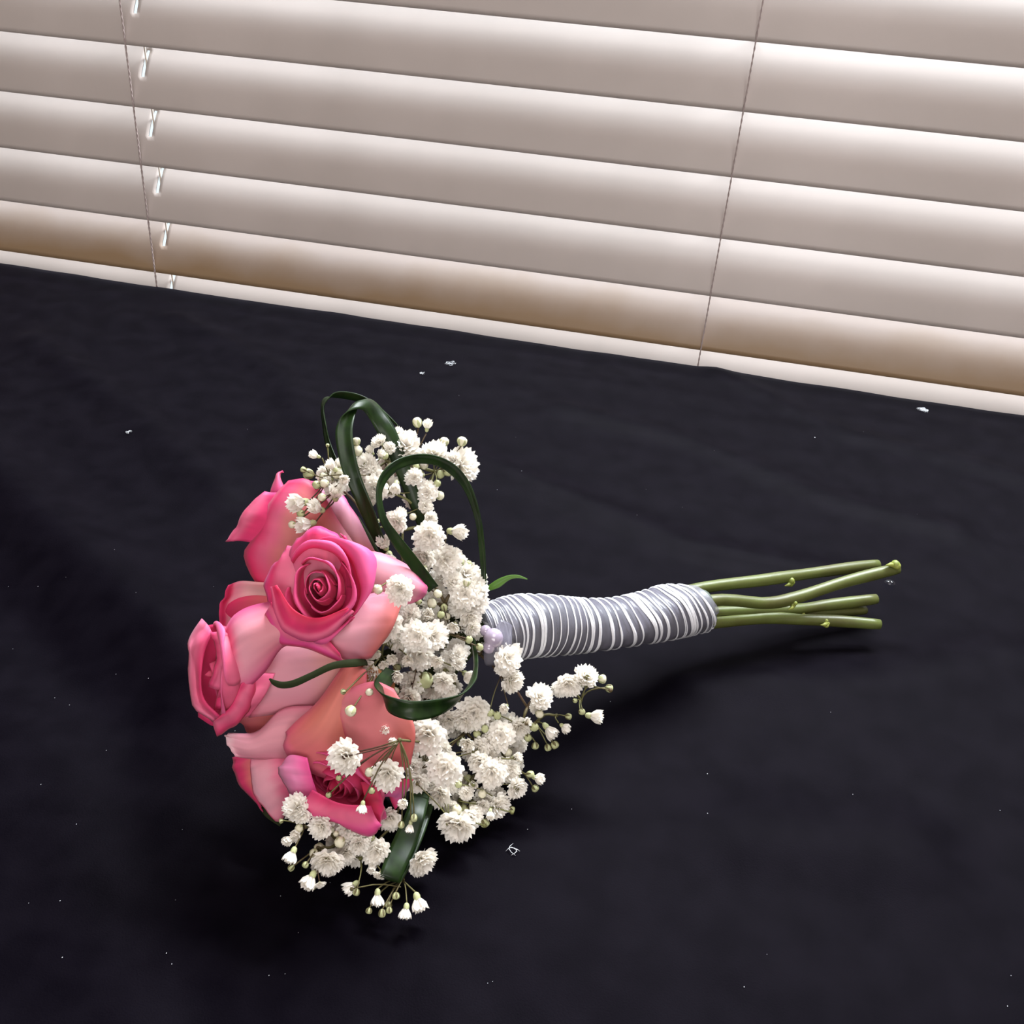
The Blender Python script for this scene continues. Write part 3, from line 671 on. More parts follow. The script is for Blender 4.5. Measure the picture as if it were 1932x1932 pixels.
FL['middle'] = ((830, 1190), [(840, 1140), (800, 1100), (760, 1150), (870, 1110), (830, 1190), (740, 1220), (790, 1230), (850, 1260), (790, 1290), (845, 1075), (720, 1240), (742, 1100)], [
 (809, 1010, 26, 'B', (0, 0, 1)), (857, 1003, 20, 'H', (.9, .1, .5)), (726, 1030, 17, 'H', (-.2, -.6, .8)), (733, 1050, 21, 'H', (0, .5, .8)), (799, 1052, 22, 'B', (-.4, .1, .9)), (843, 1057, 26, 'B', (.3, .1, .9)),
 (870, 1061, 7, 'G', (1, -.1, .3)), (797, 1076, 11, 'C', (-.2, .1, 1)), (753, 1112, 24, 'B', (-.1, .1, 1), .362), (712, 1112, 10, 'C', (-.5, .5, .7), .360),
 (856, 1097, 18, 'B', (0, -.4, .9)), (881, 1098, 8, 'C', (.2, -1, .3)), (904, 1108, 20, 'B', (.8, -.4, .5)), (877, 1122, 25, 'B', (0, 0, 1)), (899, 1135, 23, 'B', (.5, 0, .8)), (866, 1143, 20, 'B', (-.3, .1, 1)), (888, 1167, 19, 'B', (.5, .3, .8)), (893, 1187, 14, 'B', (.6, .4, .6)), (857, 1180, 15, 'H', (-.1, .3, .9)),
 (772, 1158, 19, 'B', (-.2, -.4, .9)), (808, 1158, 17, 'C', (.1, 0, 1)), (815, 1138, 10, 'C', (.1, -.3, .9)), (826, 1120, 9, 'C', (.1, -.3, .9)), (726, 1180, 29, 'B', (-.3, 0, 1), .372), (702, 1184, 20, 'B', (-.7, .1, .6), .374), (754, 1192, 18, 'B', (0, .2, 1)), (785, 1200, 25, 'B', (-.1, 0, 1), .374), (820, 1201, 25, 'B', (.4, 0, .9), .378), (750, 1214, 17, 'B', (-.2, .4, .8)),
 (711, 1232, 15, 'C', (-.3, .1, 1), .374), (740, 1241, 15, 'C', (.1, .2, 1), .376), (770, 1244, 16, 'C', (0, .1, 1), .375), (793, 1238, 23, 'B', (.3, .2, .9)), (688, 1248, 17, 'B', (-.7, 0, .6), .374), (697, 1267, 20, 'B', (-.4, .4, .8), .373), (725, 1252, 13, 'C', (0, .2, 1), .374), (748, 1272, 17, 'C', (.1, .3, .9), .372),
 (777, 1290, 21, 'B', (0, .1, 1)), (772, 1318, 20, 'B', (-.1, .4, .9)), (801, 1284, 17, 'G', (.2, .5, .8)), (746, 1304, 8, 'C', (0, 0, 1)), (826, 1247, 18, 'C', (-.1, 0, 1), .380), (850, 1247, 18, 'B', (.1, -.1, 1)), (866, 1233, 15, 'B', (.3, -.4, .8)), (866, 1252, 12, 'B', (.4, 0, .8)), (840, 1263, 17, 'B', (0, .1, 1)), (834, 1288, 18, 'B', (-.1, .3, .9)), (856, 1277, 12, 'C', (0, .1, 1)), (880, 1273, 17, 'H', (.5, .3, .7)), (846, 1303, 15, 'B', (.1, .4, .8)),
 (885, 1207, 8, 'G', (.4, .1, 1), .385), (905, 1221, 8, 'G', (.6, .1, .8), .388), (832, 1160, 8, 'G', (0, 0, 1)), (843, 1163, 8, 'C', (0, 0, 1)), (876, 1174, 9, 'C', (.2, .1, 1)), (838, 1146, 8, 'G', (0, 0, 1)), (790, 1135, 7, 'G', (-.2, -.4, .8)), (683, 1265, 8, 'G', (-.7, .3, .5)), (661, 1342, 11, 'C', (-.5, .6, .5), .350), (647, 1305, 6, 'G', (-1, .1, .3), .352), (697, 1306, 8, 'C', (-.3, .1, 1), .358), (717, 1362, 8, 'G', (-.1, .4, 1), .358), (728, 1373, 13, 'C', (0, .3, 1), .357), (744, 1392, 12, 'H', (-.3, .6, .6), .357)])
FL['right'] = ((905, 1235), [(945, 1275), (995, 1335), (1018, 1320), (1060, 1290), (1050, 1350), (985, 1375), (1010, 1365), (1095, 1320), (935, 1265)], [
 (960, 1241, 24, 'B', (.3, -.3, .9)), (953, 1260, 16, 'B', (-.1, .3, .9)), (968, 1287, 21, 'B', (.6, .4, .6)), (1020, 1313, 22, 'B', (.2, -.5, .8)), (1012, 1335, 12, 'B', (0, .3, .9)), (1072, 1293, 22, 'B', (0, .2, .9)), (1092, 1285, 15, 'B', (.2, .2, .9)), (1107, 1275, 21, 'B', (.3, -.6, .7)), (1054, 1302, 13, 'B', (-.4, .3, .8)),
 (1137, 1281, 9, 'C', (1, -.1, .4)), (1150, 1299, 8, 'G', (1, .2, .4)), (1117, 1351, 19, 'H', (1, .1, .3)), (1073, 1352, 7, 'G', (1, .1, .4)), (1063, 1371, 13, 'C', (.7, .5, .4)), (1034, 1375, 18, 'H', (.6, .6, .4)), (1010, 1408, 8, 'G', (0, 1, .4)), (1034, 1411, 8, 'G', (.3, 1, .4)), (1047, 1406, 8, 'G', (.6, .8, .4)), (1018, 1347, 9, 'C', (.2, .2, .9)), (954, 1334, 14, 'C', (-.3, .2, .9)),
 (925, 1345, 8, 'G', (.2, .2, .9)), (938, 1350, 9, 'G', (.2, .1, .9)), (996, 1392, 8, 'G', (.3, .6, .8)), (1008, 1372, 9, 'G', (0, .3, .9)), (980, 1375, 21, 'B', (.2, .2, .9)), (993, 1362, 12, 'C', (.3, -.1, .9)), (1085, 1322, 5, 'G', (.5, .3, .8)), (1098, 1343, 7, 'G', (.5, .3, .8))])
FL['lower'] = ((850, 1260), [(880, 1380), (900, 1400), (840, 1420), (900, 1460), (870, 1500), (930, 1490), (940, 1420), (800, 1440), (980, 1450), (850, 1530), (754, 1396)], [
 (894, 1345, 30, 'B', (0, -.1, 1)), (878, 1362, 20, 'B', (-.3, .4, .8)), (805, 1388, 33, 'B', (-.1, 0, 1), .370), (828, 1415, 20, 'B', (0, .4, .8)), (944, 1388, 24, 'B', (0, -.1, 1)), (925, 1400, 18, 'B', (-.1, .3, .9)), (882, 1402, 20, 'C', (0, 0, 1)), (900, 1415, 20, 'B', (-.2, 0, 1)), (920, 1422, 22, 'B', (.2, .1, 1)), (905, 1440, 20, 'B', (-.1, .3, 1)),
 (928, 1460, 25, 'B', (0, .1, 1)), (945, 1448, 18, 'B', (.2, -.2, .9)), (962, 1455, 22, 'B', (.5, .1, .8)), (972, 1429, 13, 'C', (.6, -.2, .6)), (958, 1420, 10, 'C', (.4, -.2, .9)), (976, 1487, 19, 'B', (.6, .3, .7)), (1012, 1468, 15, 'C', (.8, .1, .5)), (1001, 1461, 8, 'G', (.8, -.1, .4)), (1010, 1488, 8, 'G', (.7, .6, .4)),
 (838, 1450, 30, 'B', (-.1, -.1, 1), .372), (846, 1474, 22, 'B', (0, .2, 1)), (827, 1502, 23, 'B', (-.3, .4, .8)), (815, 1486, 15, 'B', (-.5, .1, .8)), (729, 1463, 28, 'B', (-.1, .1, 1), .351), (788, 1476, 20, 'B', (.1, .2, .9), .384), (780, 1447, 18, 'B', (.1, -.2, .9), .385), (650, 1427, 31, 'B', (-.2, 0, 1), .346), (697, 1457, 10, 'C', (-.3, .2, 1), .350),
 (941, 1521, 20, 'B', (.6, .1, .8)), (925, 1533, 12, 'H', (0, .6, .7)), (966, 1528, 7, 'G', (1, .3, .3)), (912, 1522, 13, 'B', (0, .2, .9)), (861, 1560, 29, 'B', (-.2, .4, .8)), (882, 1548, 20, 'B', (.2, .2, .9)), (896, 1540, 17, 'B', (.5, 0, .8)), (845, 1553, 16, 'B', (-.5, .1, .8)), (915, 1554, 9, 'G', (.5, .8, .3)), (862, 1528, 11, 'C', (0, .1, .9)), (893, 1521, 10, 'C', (.2, .1, .9)), (851, 1524, 13, 'B', (0, 0, 1)), (893, 1478, 12, 'C', (0, .1, 1)), (865, 1480, 8, 'G', (0, .1, 1)), (910, 1498, 9, 'C', (0, .1, 1)), (880, 1497, 12, 'B', (.1, .1, 1)), (915, 1375, 8, 'G', (0, 0, 1)), (900, 1385, 8, 'G', (0, 0, 1)), (855, 1430, 8, 'G', (0, .2, 1)), (920, 1510, 12, 'B', (0, .2, 1)),
 (684, 1520, 13, 'H', (-.1, .9, .3), .343), (639, 1468, 6, 'G', (-.2, .2, .9), .345), (620, 1500, 6, 'G', (-.3, .4, .8), .345), (701, 1492, 7, 'G', (0, .2, .9), .347), (762, 1513, 13, 'C', (-.1, .2, 1), .350), (774, 1557, 12, 'H', (-.1, .9, .3), .352), (757, 1557, 7, 'G', (-.1, .8, .4), .352), (781, 1544, 8, 'G', (0, .7, .5), .352)])
FL['bottom'] = ((840, 1270), [(640, 1590), (600, 1600), (700, 1600), (740, 1640), (760, 1660), (680, 1620), (575, 1560), (740, 1560)], [
 (734, 1546, 20, 'B', (0, .2, .9)), (557, 1523, 22, 'B', (-.3, -.4, .8)), (570, 1540, 14, 'B', (.2, .3, .9)), (564, 1563, 9, 'C', (-.2, .2, .9)), (561, 1572, 15, 'C', (-.2, .2, .9)), (547, 1583, 14, 'C', (-.5, .2, .8)), (552, 1610, 18, 'H', (-.3, .8, .5)), (549, 1638, 7, 'G', (-.7, .6, .3)), (530, 1549, 5, 'G', (-1, .2, .3)), (576, 1632, 7, 'G', (-.4, .6, .6)), (587, 1656, 20, 'H', (-.4, .7, .5)), (604, 1669, 9, 'B', (.3, .7, .5)), (590, 1673, 7, 'G', (-.1, .8, .5)),
 (617, 1628, 25, 'B', (.1, .5, .8)), (622, 1645, 12, 'B', (.3, .8, .5)), (604, 1560, 21, 'B', (-.2, 0, .9)), (620, 1548, 12, 'B', (.1, -.6, .7)), (656, 1567, 20, 'B', (.2, 0, .9)), (675, 1575, 12, 'B', (.4, 0, .8)), (641, 1589, 11, 'C', (-.1, .3, .9)), (626, 1566, 6, 'C', (0, .2, .9)), (634, 1573, 6, 'C', (0, .2, .9)), (652, 1610, 17, 'B', (.2, .3, .9)), (677, 1595, 17, 'B', (.2, .3, .9)), (690, 1582, 10, 'B', (.2, .2, .9)),
 (708, 1609, 23, 'B', (-.1, .1, 1)), (704, 1634, 12, 'H', (-.2, .5, .8)), (592, 1610, 9, 'C', (0, .3, .9)), (717, 1651, 11, 'B', (-.2, .8, .5)), (797, 1627, 25, 'B', (.5, .4, .7)), (666, 1671, 18, 'H', (-.8, .5, .3)), (672, 1684, 8, 'G', (-.2, .9, .3)), (712, 1690, 18, 'H', (0, .9, .3)), (788, 1698, 20, 'H', (.3, .9, .3)), (766, 1716, 16, 'H', (-.1, .9, .4)),
 (696, 1719, 7, 'G', (-.2, 1, .3)), (721, 1724, 8, 'G', (0, 1, .3)), (733, 1708, 7, 'G', (0, 1, .3)), (734, 1718, 7, 'G', (0, 1, .3)), (747, 1691, 8, 'G', (0, 1, .3)), (700, 1580, 8, 'G', (0, .3, .9))])
rnd = random.Random(5)
# small filler blossoms deeper inside the dense parts
for nm, cx, cy, sx, sy, n in (('middle', 795, 1220, 105, 95, 62), ('lower', 880, 1450, 92, 100, 46), ('lower', 960, 1400, 50, 40, 10), ('top', 760, 890, 90, 55, 24), ('top', 640, 900, 30, 20, 9), ('bottom', 650, 1590, 65, 35, 18), ('middle', 865, 1110, 36, 60, 22), ('middle', 780, 1320, 70, 40, 26), ('lower', 790, 1420, 34, 60, 14)):
    for _ in range(n):
        x = cx + rnd.uniform(-1, 1) * sx; y = cy + rnd.uniform(-1, 1) * sy
        if ((x - cx) / sx) ** 2 + ((y - cy) / sy) ** 2 > 1: continue
        k = rnd.choice('BBCBG'); FL[nm][2].append((x, y, rnd.uniform(14, 22) if k == 'B' else rnd.uniform(7, 12), k, (rnd.uniform(-.5, .5), rnd.uniform(-.5, .5), 1), min(DF(x, y) + rnd.uniform(0.006, 0.020), tabd(x, y, 0.008))))
sprig_label = {'top': 'sprig of white blossoms above the roses', 'middle': 'dense sprig beside the ribbon handle', 'right': 'loose sprig reaching out under the handle', 'lower': 'full sprig right of the lowest roses', 'bottom': 'sprig with hanging buds at the very bottom'}
for nm, (root, hubs, fl) in FL.items():
    bm = bmesh.new()
    items = []
    for q in fl:
        x, y, r, kind, fc = q[:5]; d = q[5] if len(q) > 5 and q[5] else DF(x, y) + rnd.uniform(-0.004, 0.004)
        d = min(d, tabd(x, y, 0.0048 + r * 0.0002))
        p = pt(x, y, d); ax = cdir(*fc); rad = r * d / F
        items.append((p, ax, rad, kind, x, y, d))
    H3 = []
    rp = pt(root[0], root[1], DF(*root) + 0.014)
    tube(bm, [Vector(p) for p in catmull([BIND, BIND.lerp(rp, 0.5) + Vector((0, 0, .002)), rp], 6)], [0.0010] * 6, 5, off=BO)
    done = [(root, rp)]
    for h in sorted(hubs, key=lambda h: (h[0] - root[0]) ** 2 + (h[1] - root[1]) ** 2):
        dd = DF(*h) + 0.007
        if h == (754, 1396): dd = .349
        hp = pt(h[0], h[1], min(dd, tabd(h[0], h[1], 0.004)))
        par = min(done, key=lambda q: (q[1] - hp).length)
        m1 = par[1].lerp(hp, 0.5) + Vector((rnd.uniform(-.002, .002), rnd.uniform(-.002, .002), rnd.uniform(0, .003)))
        tube(bm, [Vector(p) for p in catmull([par[1], m1, hp], 7)], [0.00070] * 3 + [0.0005] * 4, 5, off=BO)
        ball(bm, hp - BO, 0.0009, 1)
        done.append((h, hp))
    for (p, ax, rad, kind, x, y, d) in items:
        base = p - ax * rad * (0.7 if kind in 'BH' else 0.95)
        hp = min(done[1:], key=lambda q: (q[1] - base).length)[1]
        L_ = (base - hp).length
        pts_ = catmull([hp, hp.lerp(base, 0.5) - ax * L_ * 0.10 + Vector((rnd.uniform(-1, 1), rnd.uniform(-1, 1), rnd.uniform(-1, 1))) * L_ * 0.05, base], 6)
        tube(bm, [Vector(q) for q in pts_], [0.00027] * 6, 4, off=BO)
    # thin side twigs that cross in front of the dense flowers
    for _ in range({'lower': 46, 'middle': 30, 'top': 22, 'right': 4, 'bottom': 12}[nm]):
        q = rnd.choice(items); h0 = rnd.choice(done[1:])[1]
        if (q[0] - h0).length > 0.022: continue
        a_ = h0 - fw * rnd.uniform(0.003, 0.010); b_ = q[0] - fw * rnd.uniform(-0.001, 0.004)
        a_.z = max(a_.z, TZ + 0.002); b_.z = max(b_.z, TZ + 0.002)
        md = a_.lerp(b_, 0.5) + Vector((rnd.uniform(-1, 1), rnd.uniform(-1, 1), rnd.uniform(-1, 1))) * 0.0012
        md.z = max(md.z, TZ + 0.002)
        tube(bm, [Vector(z) for z in catmull([a_, md, b_], 6)], [0.00024] * 6, 4, off=BO)
        ball(bm, b_ - BO, rnd.uniform(0.0006, 0.0011), 1)
    sp = from_bm('baby_breath_sprig', bm, M['twig'], bouquet); sp['label'] = sprig_label[nm]
    for (p, ax, rad, kind, x, y, d) in items:
        me = rnd.choice({'B': FR, 'H': CU, 'C': CB if rad > 0.0023 else BU, 'G': GB}[kind])
        o = bpy.data.objects.new({'B': 'blossom', 'H': 'half_open_blossom', 'C': 'cream_bud', 'G': 'green_bud'}[kind], me)
        COL.objects.link(o); o.parent = sp
        sca = rad * {'B': 1.10, 'H': 1.10, 'C': 1.0, 'G': 1.0}[kind]
        qt = ax.to_track_quat('Z', 'Y') 
        o.rotation_mode = 'QUATERNION'
        from mathutils import Quaternion
        o.rotation_quaternion = qt @ Quaternion((0, 0, 1), rnd.uniform(0, 6.28))
        o.scale = (sca * rnd.uniform(.92, 1.08), sca * rnd.uniform(.92, 1.08), sca * rnd.uniform(.9, 1.1))
        o.location = p - BO

# ---- grass blades bent into loops
def blade(name, pts_, m, label=None, thick=0.0004, n=48, vee=0.12):
    """pts_: x, y, d, half-width (image right, image down, depth mm)"""
    C_ = catmull(pts_, n); bm = bmesh.new(); V_ = []
    for k in range(n):
        x, y, d, hx, hy, hd = C_[k]
        a = pt(x - hx, y - hy, d - hd / 1000); b = pt(x + hx, y + hy, d + hd / 1000); c = pt(x, y, d)
        tg = Vector(pt(*C_[min(k + 1, n - 1)][:3])) - Vector(pt(*C_[max(k - 1, 0)][:3]))
        nn = tg.cross(b - a).normalized()
        wlen = (b - a).length
        row = []
        for q in range(7):
            s = q / 6
            row.append(bm.verts.new(a.lerp(b, s) + nn * (wlen * vee * (1 - abs(2 * s - 1))) - BO))
        V_.append(row)
    for k in range(n - 1):
        for q in range(6): bm.faces.new((V_[k][q], V_[k][q + 1], V_[k + 1][q + 1], V_[k + 1][q]))
    thicken(bm, thick)
    o = from_bm(name, bm, m, bouquet)
    if label: o['label'] = label
    return o
blade('grass_loop', [(745, 1075, .392, 11, 8, 0), (716, 1024, .382, 14, 9, 0), (686, 950, .374, 17, 8, 0), (661, 886, .372, 17, 4, 0), (649, 825, .374, 16, 0, 0), (653, 793, .377, 15, -4, 1), (668, 770, .381, 12, -8, 4), (688, 763, .386, 9, -9, 6), (706, 778, .389, 12, -8, 3), (728, 812, .390, 15, -7, 1), (748, 856, .391, 14, -5, 0), (768, 906, .392, 13, -4, 0), (794, 978, .396, 10, -3, 0), (812, 1040, .408, 6, -2, 0)], M['leaf'], 'broad dark green blade folded over at the top', n=90)
blade('grass_loop', [(775, 850, .418, 3, 4, 0), (760, 815, .418, 3, 5, 0), (726, 778, .419, 4, 6, 1), (695, 757, .420, 3, 7, 2), (664, 747, .421, 1, 7, 2), (633, 744, .422, -2, 5, 2), (616, 750, .422, -4, 0, 3), (607, 768, .421, -2, -1, 3), (611, 804, .419, -3, 0, 3), (618, 838, .417, -4, 2, 2), (632, 872, .414, -4, 2, 2), (650, 900, .412, -3, 2, 2)], M['leaf'], 'thin dark blade looping behind the broad one', n=80)
blade('grass_loop', [(818, 1112, .382, 9, -6, 0), (780, 1062, .376, 9, -7, 0), (748, 1020, .370, 8, -6, 0), (724, 979, .366, 6, -3, 1), (716, 937, .365, 5, 0, 2), (722, 908, .367, 6, 4, 2), (739, 886, .370, 5, 7, 2), (763, 872, .374, 2, 9, 1), (799, 866, .379, -1, 9, 1), (834, 874, .383, -4, 8, 1), (863, 895, .386, -6, 7, 1), (885, 928, .389, -6, 4, 1), (901, 979, .392, -5, 2, 1), (908, 1030, .396, -5, 1, 1), (912, 1090, .400, -4, 0, 1), (915, 1150, .408, -3, 0, 1)], M['leaf'], 'narrow blade arched over the upper blossoms', n=110)
blade('grass_loop', [(738, 1268, .372, 11, 8, 2), (720, 1292, .362, 12, 10, 2), (717, 1312, .354, 9, 14, 1), (733, 1330, .349, 4, 17, 1), (776, 1341, .347, 0, 18, 0), (826, 1336, .352, -5, 17, 0), (866, 1320, .360, -8, 11, 1), (890, 1291, .370, -7, 5, 2), (898, 1265, .378, -4, 1, 2), (898, 1236, .388, -4, 0, 2), (893, 1205, .400, -3, 0, 1)], M['leaf'], 'glossy green blade curved like a band in front', n=100)
blade('grass_loop', [(800, 1470, .392, 16, 4, 0), (786, 1530, .376, 17, 5, 0), (765, 1585, .368, 20, 7, 0), (746, 1628, .361, 20, 7, 0), (737, 1654, .358, 19, 6, 1), (740, 1657, .361, 17, 5, 0), (757, 1630, .366, 16, 5, -1), (785, 1570, .376, 15, 5, 0), (806, 1510, .388, 14, 4, 0)], M['leaf'], 'wide blade folded back at the bottom', n=80, vee=0.04)
blade('leaf', [(690, 1250, .366, 2, 5, 0), (668, 1251, .356, 2, 7, 0), (628, 1256, .350, 2, 6, 0), (589, 1274, .348, 3, 5, 0), (555, 1289, .347, 2, 6, 0), (532, 1292, .347, -1, 6, 0), (517, 1287, .347, -2, 4, 0), (509, 1280, .347, -1, 0.5, 0)], M['sepal'], 'dark curved sepal between two roses', n=40)
blade('leaf', [(905, 1122, .408, 2, 3, 0), (921, 1111, .406, 2, 4, 0), (940, 1101, .405, 2, 7, 0), (960, 1090, .405, 1, 4, 0), (978, 1088, .405, 0, 2.5, 0), (995, 1093, .405, 0, 0.6, 0)], M['leaf2'], 'small light green leaf tip above the handle', n=30)
blade('leaf', [(530, 1555, .380, 3, -4, 0), (505, 1535, .381, 5, -5, 0), (490, 1515, .381, 3, -3, 0), (480, 1498, .381, 1, -1, 0)], M['sepal'], 'dark leaf edge under the lowest rose', n=20)

# ---- rose stems below the ribbon
def stem(pts_, r, label=None, nodes=(), tipcol=False):
    C_ = catmull(pts_, 26)
    P3 = [pt(x, y, min(d, tabd(x, y, r * 1.02))) for x, y, d in C_]
    bm = bmesh.new(); rr = [r * (1 + 0.05 * math.sin(i * 0.7)) for i in range(26)]; rr[0] *= .9; rr[-1] *= 0.90
    tube(bm, P3, rr, 14, off=BO)
    o = from_bm('rose_stem', bm, M['stem'], bouquet)
    if label: o['label'] = label
    for (t, sz, dx, dy) in nodes:
        k = int(t * 25); a = P3[k]; tg = (P3[min(k + 1, 25)] - P3[max(k - 1, 0)]).normalized()
        side = cdir(dx, dy, .7); side = (side - tg * side.dot(tg)).normalized()
        bm = bmesh.new()
        ring = [a - tg * sz * 1.1, a - tg * sz * .4, a + tg * sz * .3, a + tg * sz]
        c = a + side * r * 0.95 - BO
        for q in range(4):
            j = Vector((random.uniform(-1, 1), random.uniform(-1, 1), random.uniform(-1, 1))) * sz * 0.35
            ball(bm, c + j, sz * random.uniform(.35, .6), 2)
        tube(bm, [a + side * r, a + side * r * 1.5 - tg * sz * 0.7, a + side * r * 1.6 - tg * sz * 1.5], [sz * .4, sz * .3, sz * .05], 6, off=BO)
        from_bm('stem_node', bm, M['node'], o)
    return P3
stem([(1180, 1170, .455), (1294, 1116, .478), (1443, 1094, .498), (1513, 1084, .508), (1600, 1072, .520), (1656, 1065, .528)], .0030, None, [(0.52, .0034, .1, 1)])
P2 = stem([(1180, 1180, .450), (1336, 1134, .470), (1443, 1138, .483), (1500, 1128, .490), (1583, 1101, .500), (1650, 1083, .506), (1694, 1073, .510)], .0030, 'middle stem bending up to a pale knobbly end', [(0.48, .0030, -.3, 1), (0.97, .0040, -.1, -.7)])
stem([(1180, 1180, .458), (1336, 1156, .480), (1490, 1151, .500), (1560, 1142, .510), (1653, 1130, .518)], .0030, None, [(0.58, .0024, 0, 1)])
stem([(1180, 1180, .462), (1336, 1168, .485), (1500, 1160, .503), (1570, 1156, .512), (1632, 1151, .520)], .0026)
stem([(1180, 1190, .450), (1338, 1176, .476), (1443, 1166, .492), (1513, 1169, .496), (1583, 1172, .500), (1660, 1178, .502)], .0029, 'lowest stem lying on the cloth', [(0.72, .0028, 0, .3)])
stem([(1180, 1190, .462), (1338, 1148, .486), (1443, 1152, .498), (1560, 1148, .512)], .0026)

# ---- ribbon wrapped round the stems: centre line and radius (image units)
HX = [(905, 1192, 44), (935, 1190, 52), (969, 1184, 58), (1026, 1178, 56), (1083, 1180, 49), (1147, 1178, 46), (1217, 1166, 47), (1270, 1155, 50), (1328, 1146, 43)]
HD = [.414, .417, .421, .429, .437, .447, .457, .465, .473]
def hand(t):
    c = HANDC[min(int(t * 119), 119)]; return c
HANDC = catmull([(x, y, d, r) for (x, y, r), d in zip(HX, HD)], 120)
P3 = []
for x, y, d, r in HANDC:
    rad = r * d / F
    dm = tabd(x, y, rad * 0.9)
    P3.append((pt(x, y, min(d, dm)), rad))
# inner bundle
bm = bmesh.new(); tube(bm, [p for p, _ in P3[2:]], [r * 0.80 for _, r in P3[2:]], 24, off=BO)
from_bm('wrapped_stems', bm, mat('wrapped_green', (0.07, 0.09, 0.07), 0.6), bouquet)['label'] = 'green stems seen faintly through the sheer ribbon'
NB = 44
def ringpt(t, a, lift, tilt):
    k = t * 119; i = max(0, min(118, int(k))); u = k - i
    def at(kk):
        kk = max(0, min(118.999, kk)); ii = int(kk); uu_ = kk - ii
        return P3[ii][0].lerp(P3[ii + 1][0], uu_), P3[ii][1] * (1 - uu_) + P3[ii + 1][1] * uu_
    # tilt: the band leans along the handle
    kk = k + tilt * math.cos(a)
    c, r = at(kk); c2, _ = at(kk + 1.0); c1, _ = at(kk - 1.0)
    tg = (c2 - c1).normalized()
    o1 = (up - tg * up.dot(tg)).normalized(); o2 = tg.cross(o1)
    facet = 1 + 0.035 * math.cos(3 * a + t * 9) + 0.02 * math.cos(5 * a + t * 23)
    # flattened where it rests on the cloth
    q = c + (o1 * math.cos(a) + o2 * math.sin(a)) * (r * facet + lift)
    zt = TZ + 0.0006
    if q.z < zt: q.z = zt
    return q
# the ribbon: one wound sleeve, stepped where each turn overlaps the last
bm = bmesh.new(); NA = 56; rows = []
rs = random.Random(9)
bounds = [0.0]
while bounds[-1] < 1: bounds.append(bounds[-1] + rs.uniform(0.018, 0.044))
bounds = [b / bounds[-1] for b in bounds]
tl = lambda t: -3.5 + 2.0 * math.sin(t * 4.2)
for b0, b1 in zip(bounds, bounds[1:]):
    for (tt, lf) in ((b0, 0.0000), (b0 + (b1 - b0) * 0.5, 0.00022), (b0 + (b1 - b0) * 0.97, 0.0005)):
        rows.append([bm.verts.new(ringpt(tt, 2 * PI * k / NA, lf, tl(tt)) - BO) for k in range(NA)])
for j in range(len(rows) - 1):
    for k in range(NA): bm.faces.new((rows[j][k], rows[j][(k + 1) % NA], rows[j + 1][(k + 1) % NA], rows[j + 1][k]))
rib = from_bm('ribbon_wrap', bm, M['organza'], bouquet); rib['label'] = 'sheer silvery lilac ribbon wound round the stems'
for b in bounds[:-1]:
    for rep in range(rs.choice((1, 1, 2))):
        tt = min(0.995, max(0.004, b + rep * 0.006 + rs.uniform(-.002, .002))); wd = rs.uniform(0.0014, 0.0058); tlt = tl(tt) + rs.uniform(-.6, .6)
        bm = bmesh.new(); R_ = []
        for k in range(NA):
            a = 2 * PI * k / NA
            wv = 1 + 0.5 * noise.noise(Vector((a * 1.5, tt * 50, 0)))
            j1 = 0.0006 * noise.noise(Vector((math.cos(a) * 3, math.sin(a) * 3, tt * 80)))
            R_.append([bm.verts.new(ringpt(tt + j1 + s * wd * wv, a, 0.00055 + (0.00045 if s == 0 else 0), tlt) - BO) for s in (-1, 0, 1)])
        for k in range(NA):
            for q in range(2): bm.faces.new((R_[k][q], R_[(k + 1) % NA][q], R_[(k + 1) % NA][q + 1], R_[k][q + 1]))
        from_bm('satin_edge', bm, M['satin'], rib)
# pearls and ribbon knot at the flower end
for (x, y, r, d) in ((931, 1204, 19, .399), (916, 1190, 11, .400), (922, 1222, 12, .398)):
    bm = bmesh.new(); ball(bm, (0, 0, 0), r * d / F, 3); from_bm('pearl', bm, M['pearl'], bouquet, pt(x, y, d) - BO)
blade('ribbon_tail', [(955, 1175, .404, 10, 6, 2), (945, 1205, .400, 20, 4, 1), (938, 1228, .400, 24, -2, 0), (935, 1246, .404, 20, -5, 0), (938, 1252, .410, 14, -4, 0)], M['organza'], 'puckered ribbon end beneath the pearls', n=30)

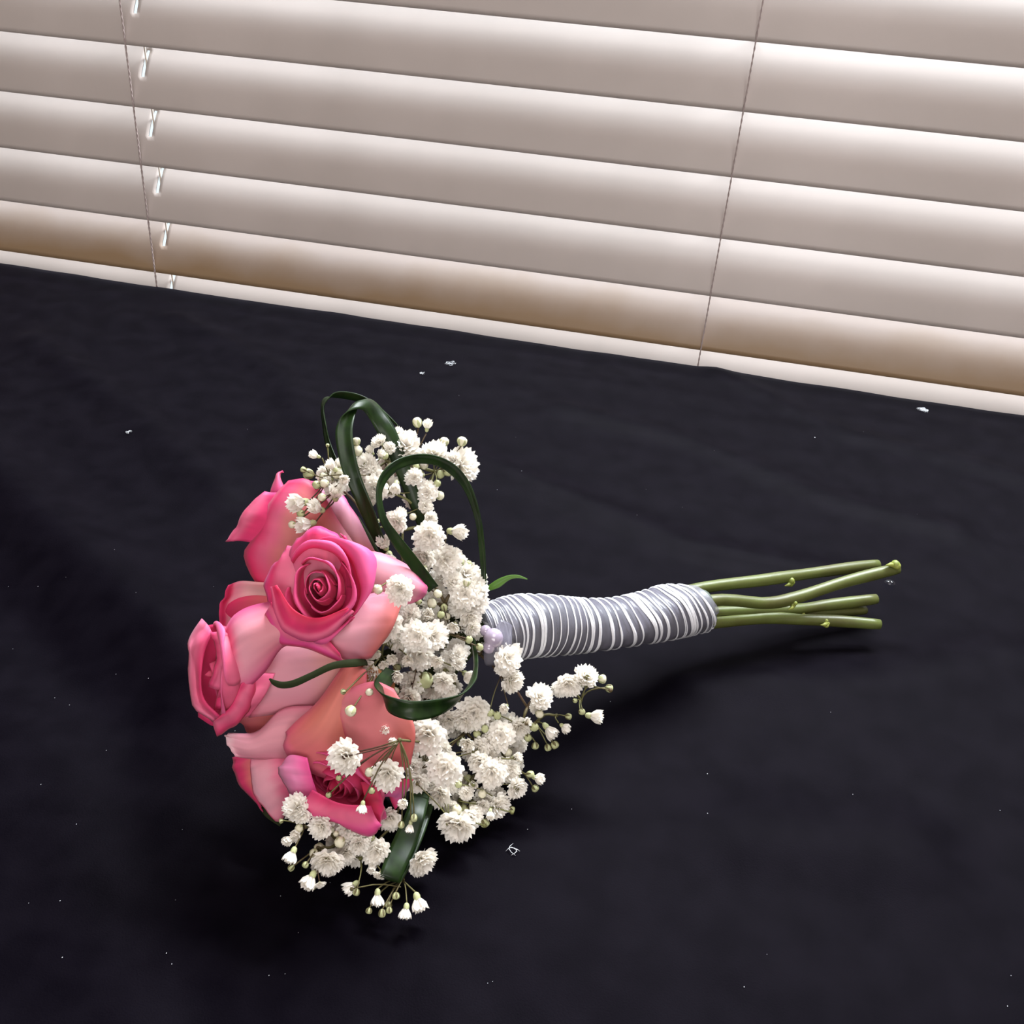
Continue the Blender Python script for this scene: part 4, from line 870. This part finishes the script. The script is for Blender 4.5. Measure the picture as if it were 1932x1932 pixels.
# ------------------------------------------------------------------ water drop and lint
tip = pt(1680, 1096, tabd(1680, 1096, 0.0030))
tip.z = CH(tip.x, tip.y) + 0.0017
bm = bmesh.new(); ball(bm, (0, 0, 0), 0.0026, 3, (1.25, 1, 0.75)); drop = from_bm('water_drop', bm, M['water'], None, tip)
tag(drop, 'tiny clear water drop on the cloth at the pale stem end', 'water drop')
def lint(px, py, n, size, spread, label, seed):
    rr = random.Random(seed); p0 = tab(px, py); z0 = CH(p0.x, p0.y); o0 = Vector((p0.x, p0.y, z0 + 0.0002)); bm = bmesh.new()
    for k in range(n):
        a = rr.uniform(0, 2 * PI); L = size * rr.uniform(.5, 1); s = Vector((rr.uniform(-1, 1), rr.uniform(-1, 1), 0)) * spread
        dr = Vector((math.cos(a), math.sin(a), 0)); sd = Vector((-dr.y, dr.x, 0)) * rr.uniform(-.5, .5)
        pts_ = [s + dr * L * (t - .5) + sd * L * math.sin(PI * t) + Vector((0, 0, 0.0003 + 0.001 * math.sin(PI * t) * rr.random())) for t in (0, .25, .5, .75, 1)]
        tube(bm, pts_, [0.00005, 0.00012, 0.00014, 0.00012, 0.00004], 4)
    return tag(from_bm('lint_tuft', bm, M['lint'], None, o0), label, 'lint')
lint(1740, 774, 26, 0.007, 0.0018, 'wispy white lint tuft by the cloth edge at the right', 1)
lint(852, 687, 16, 0.005, 0.003, 'white lint fluff on cloth below the blind, larger of two', 2)
lint(795, 706, 9, 0.0035, 0.0016, 'small white lint fluff left of the larger fluff', 3)
lint(968, 1606, 4, 0.007, 0.0008, 'thin pale fibre tuft lying below the bouquet blossoms', 4)
lint(243, 818, 6, 0.003, 0.001, 'faint lint fluff on cloth left of the grass loops', 6)
bm = bmesh.new(); rr = random.Random(12)
spots = [(1537, 827), (938, 925), (1170, 817), (1219, 925), (320, 571), (866, 747), (128, 1317), (127, 1102)] + [(rr.uniform(0, 1932), rr.uniform(800, 1900)) for _ in range(60)]
for i, (x, y) in enumerate(spots):
    p = tab(x, y); ball(bm, Vector((p.x, p.y, CH(p.x, p.y) + 0.0003)) - Vector(tab(966, 1500)), (0.00045 if i == 0 else rr.uniform(.00008, .00018)), 1, (1, 1.5, .5))
sp_ = from_bm('lint_specks', bm, M['lint'], None, tab(966, 1500))
tag(sp_, 'scattered tiny lint specks all over the black cloth', 'lint', kind='stuff')
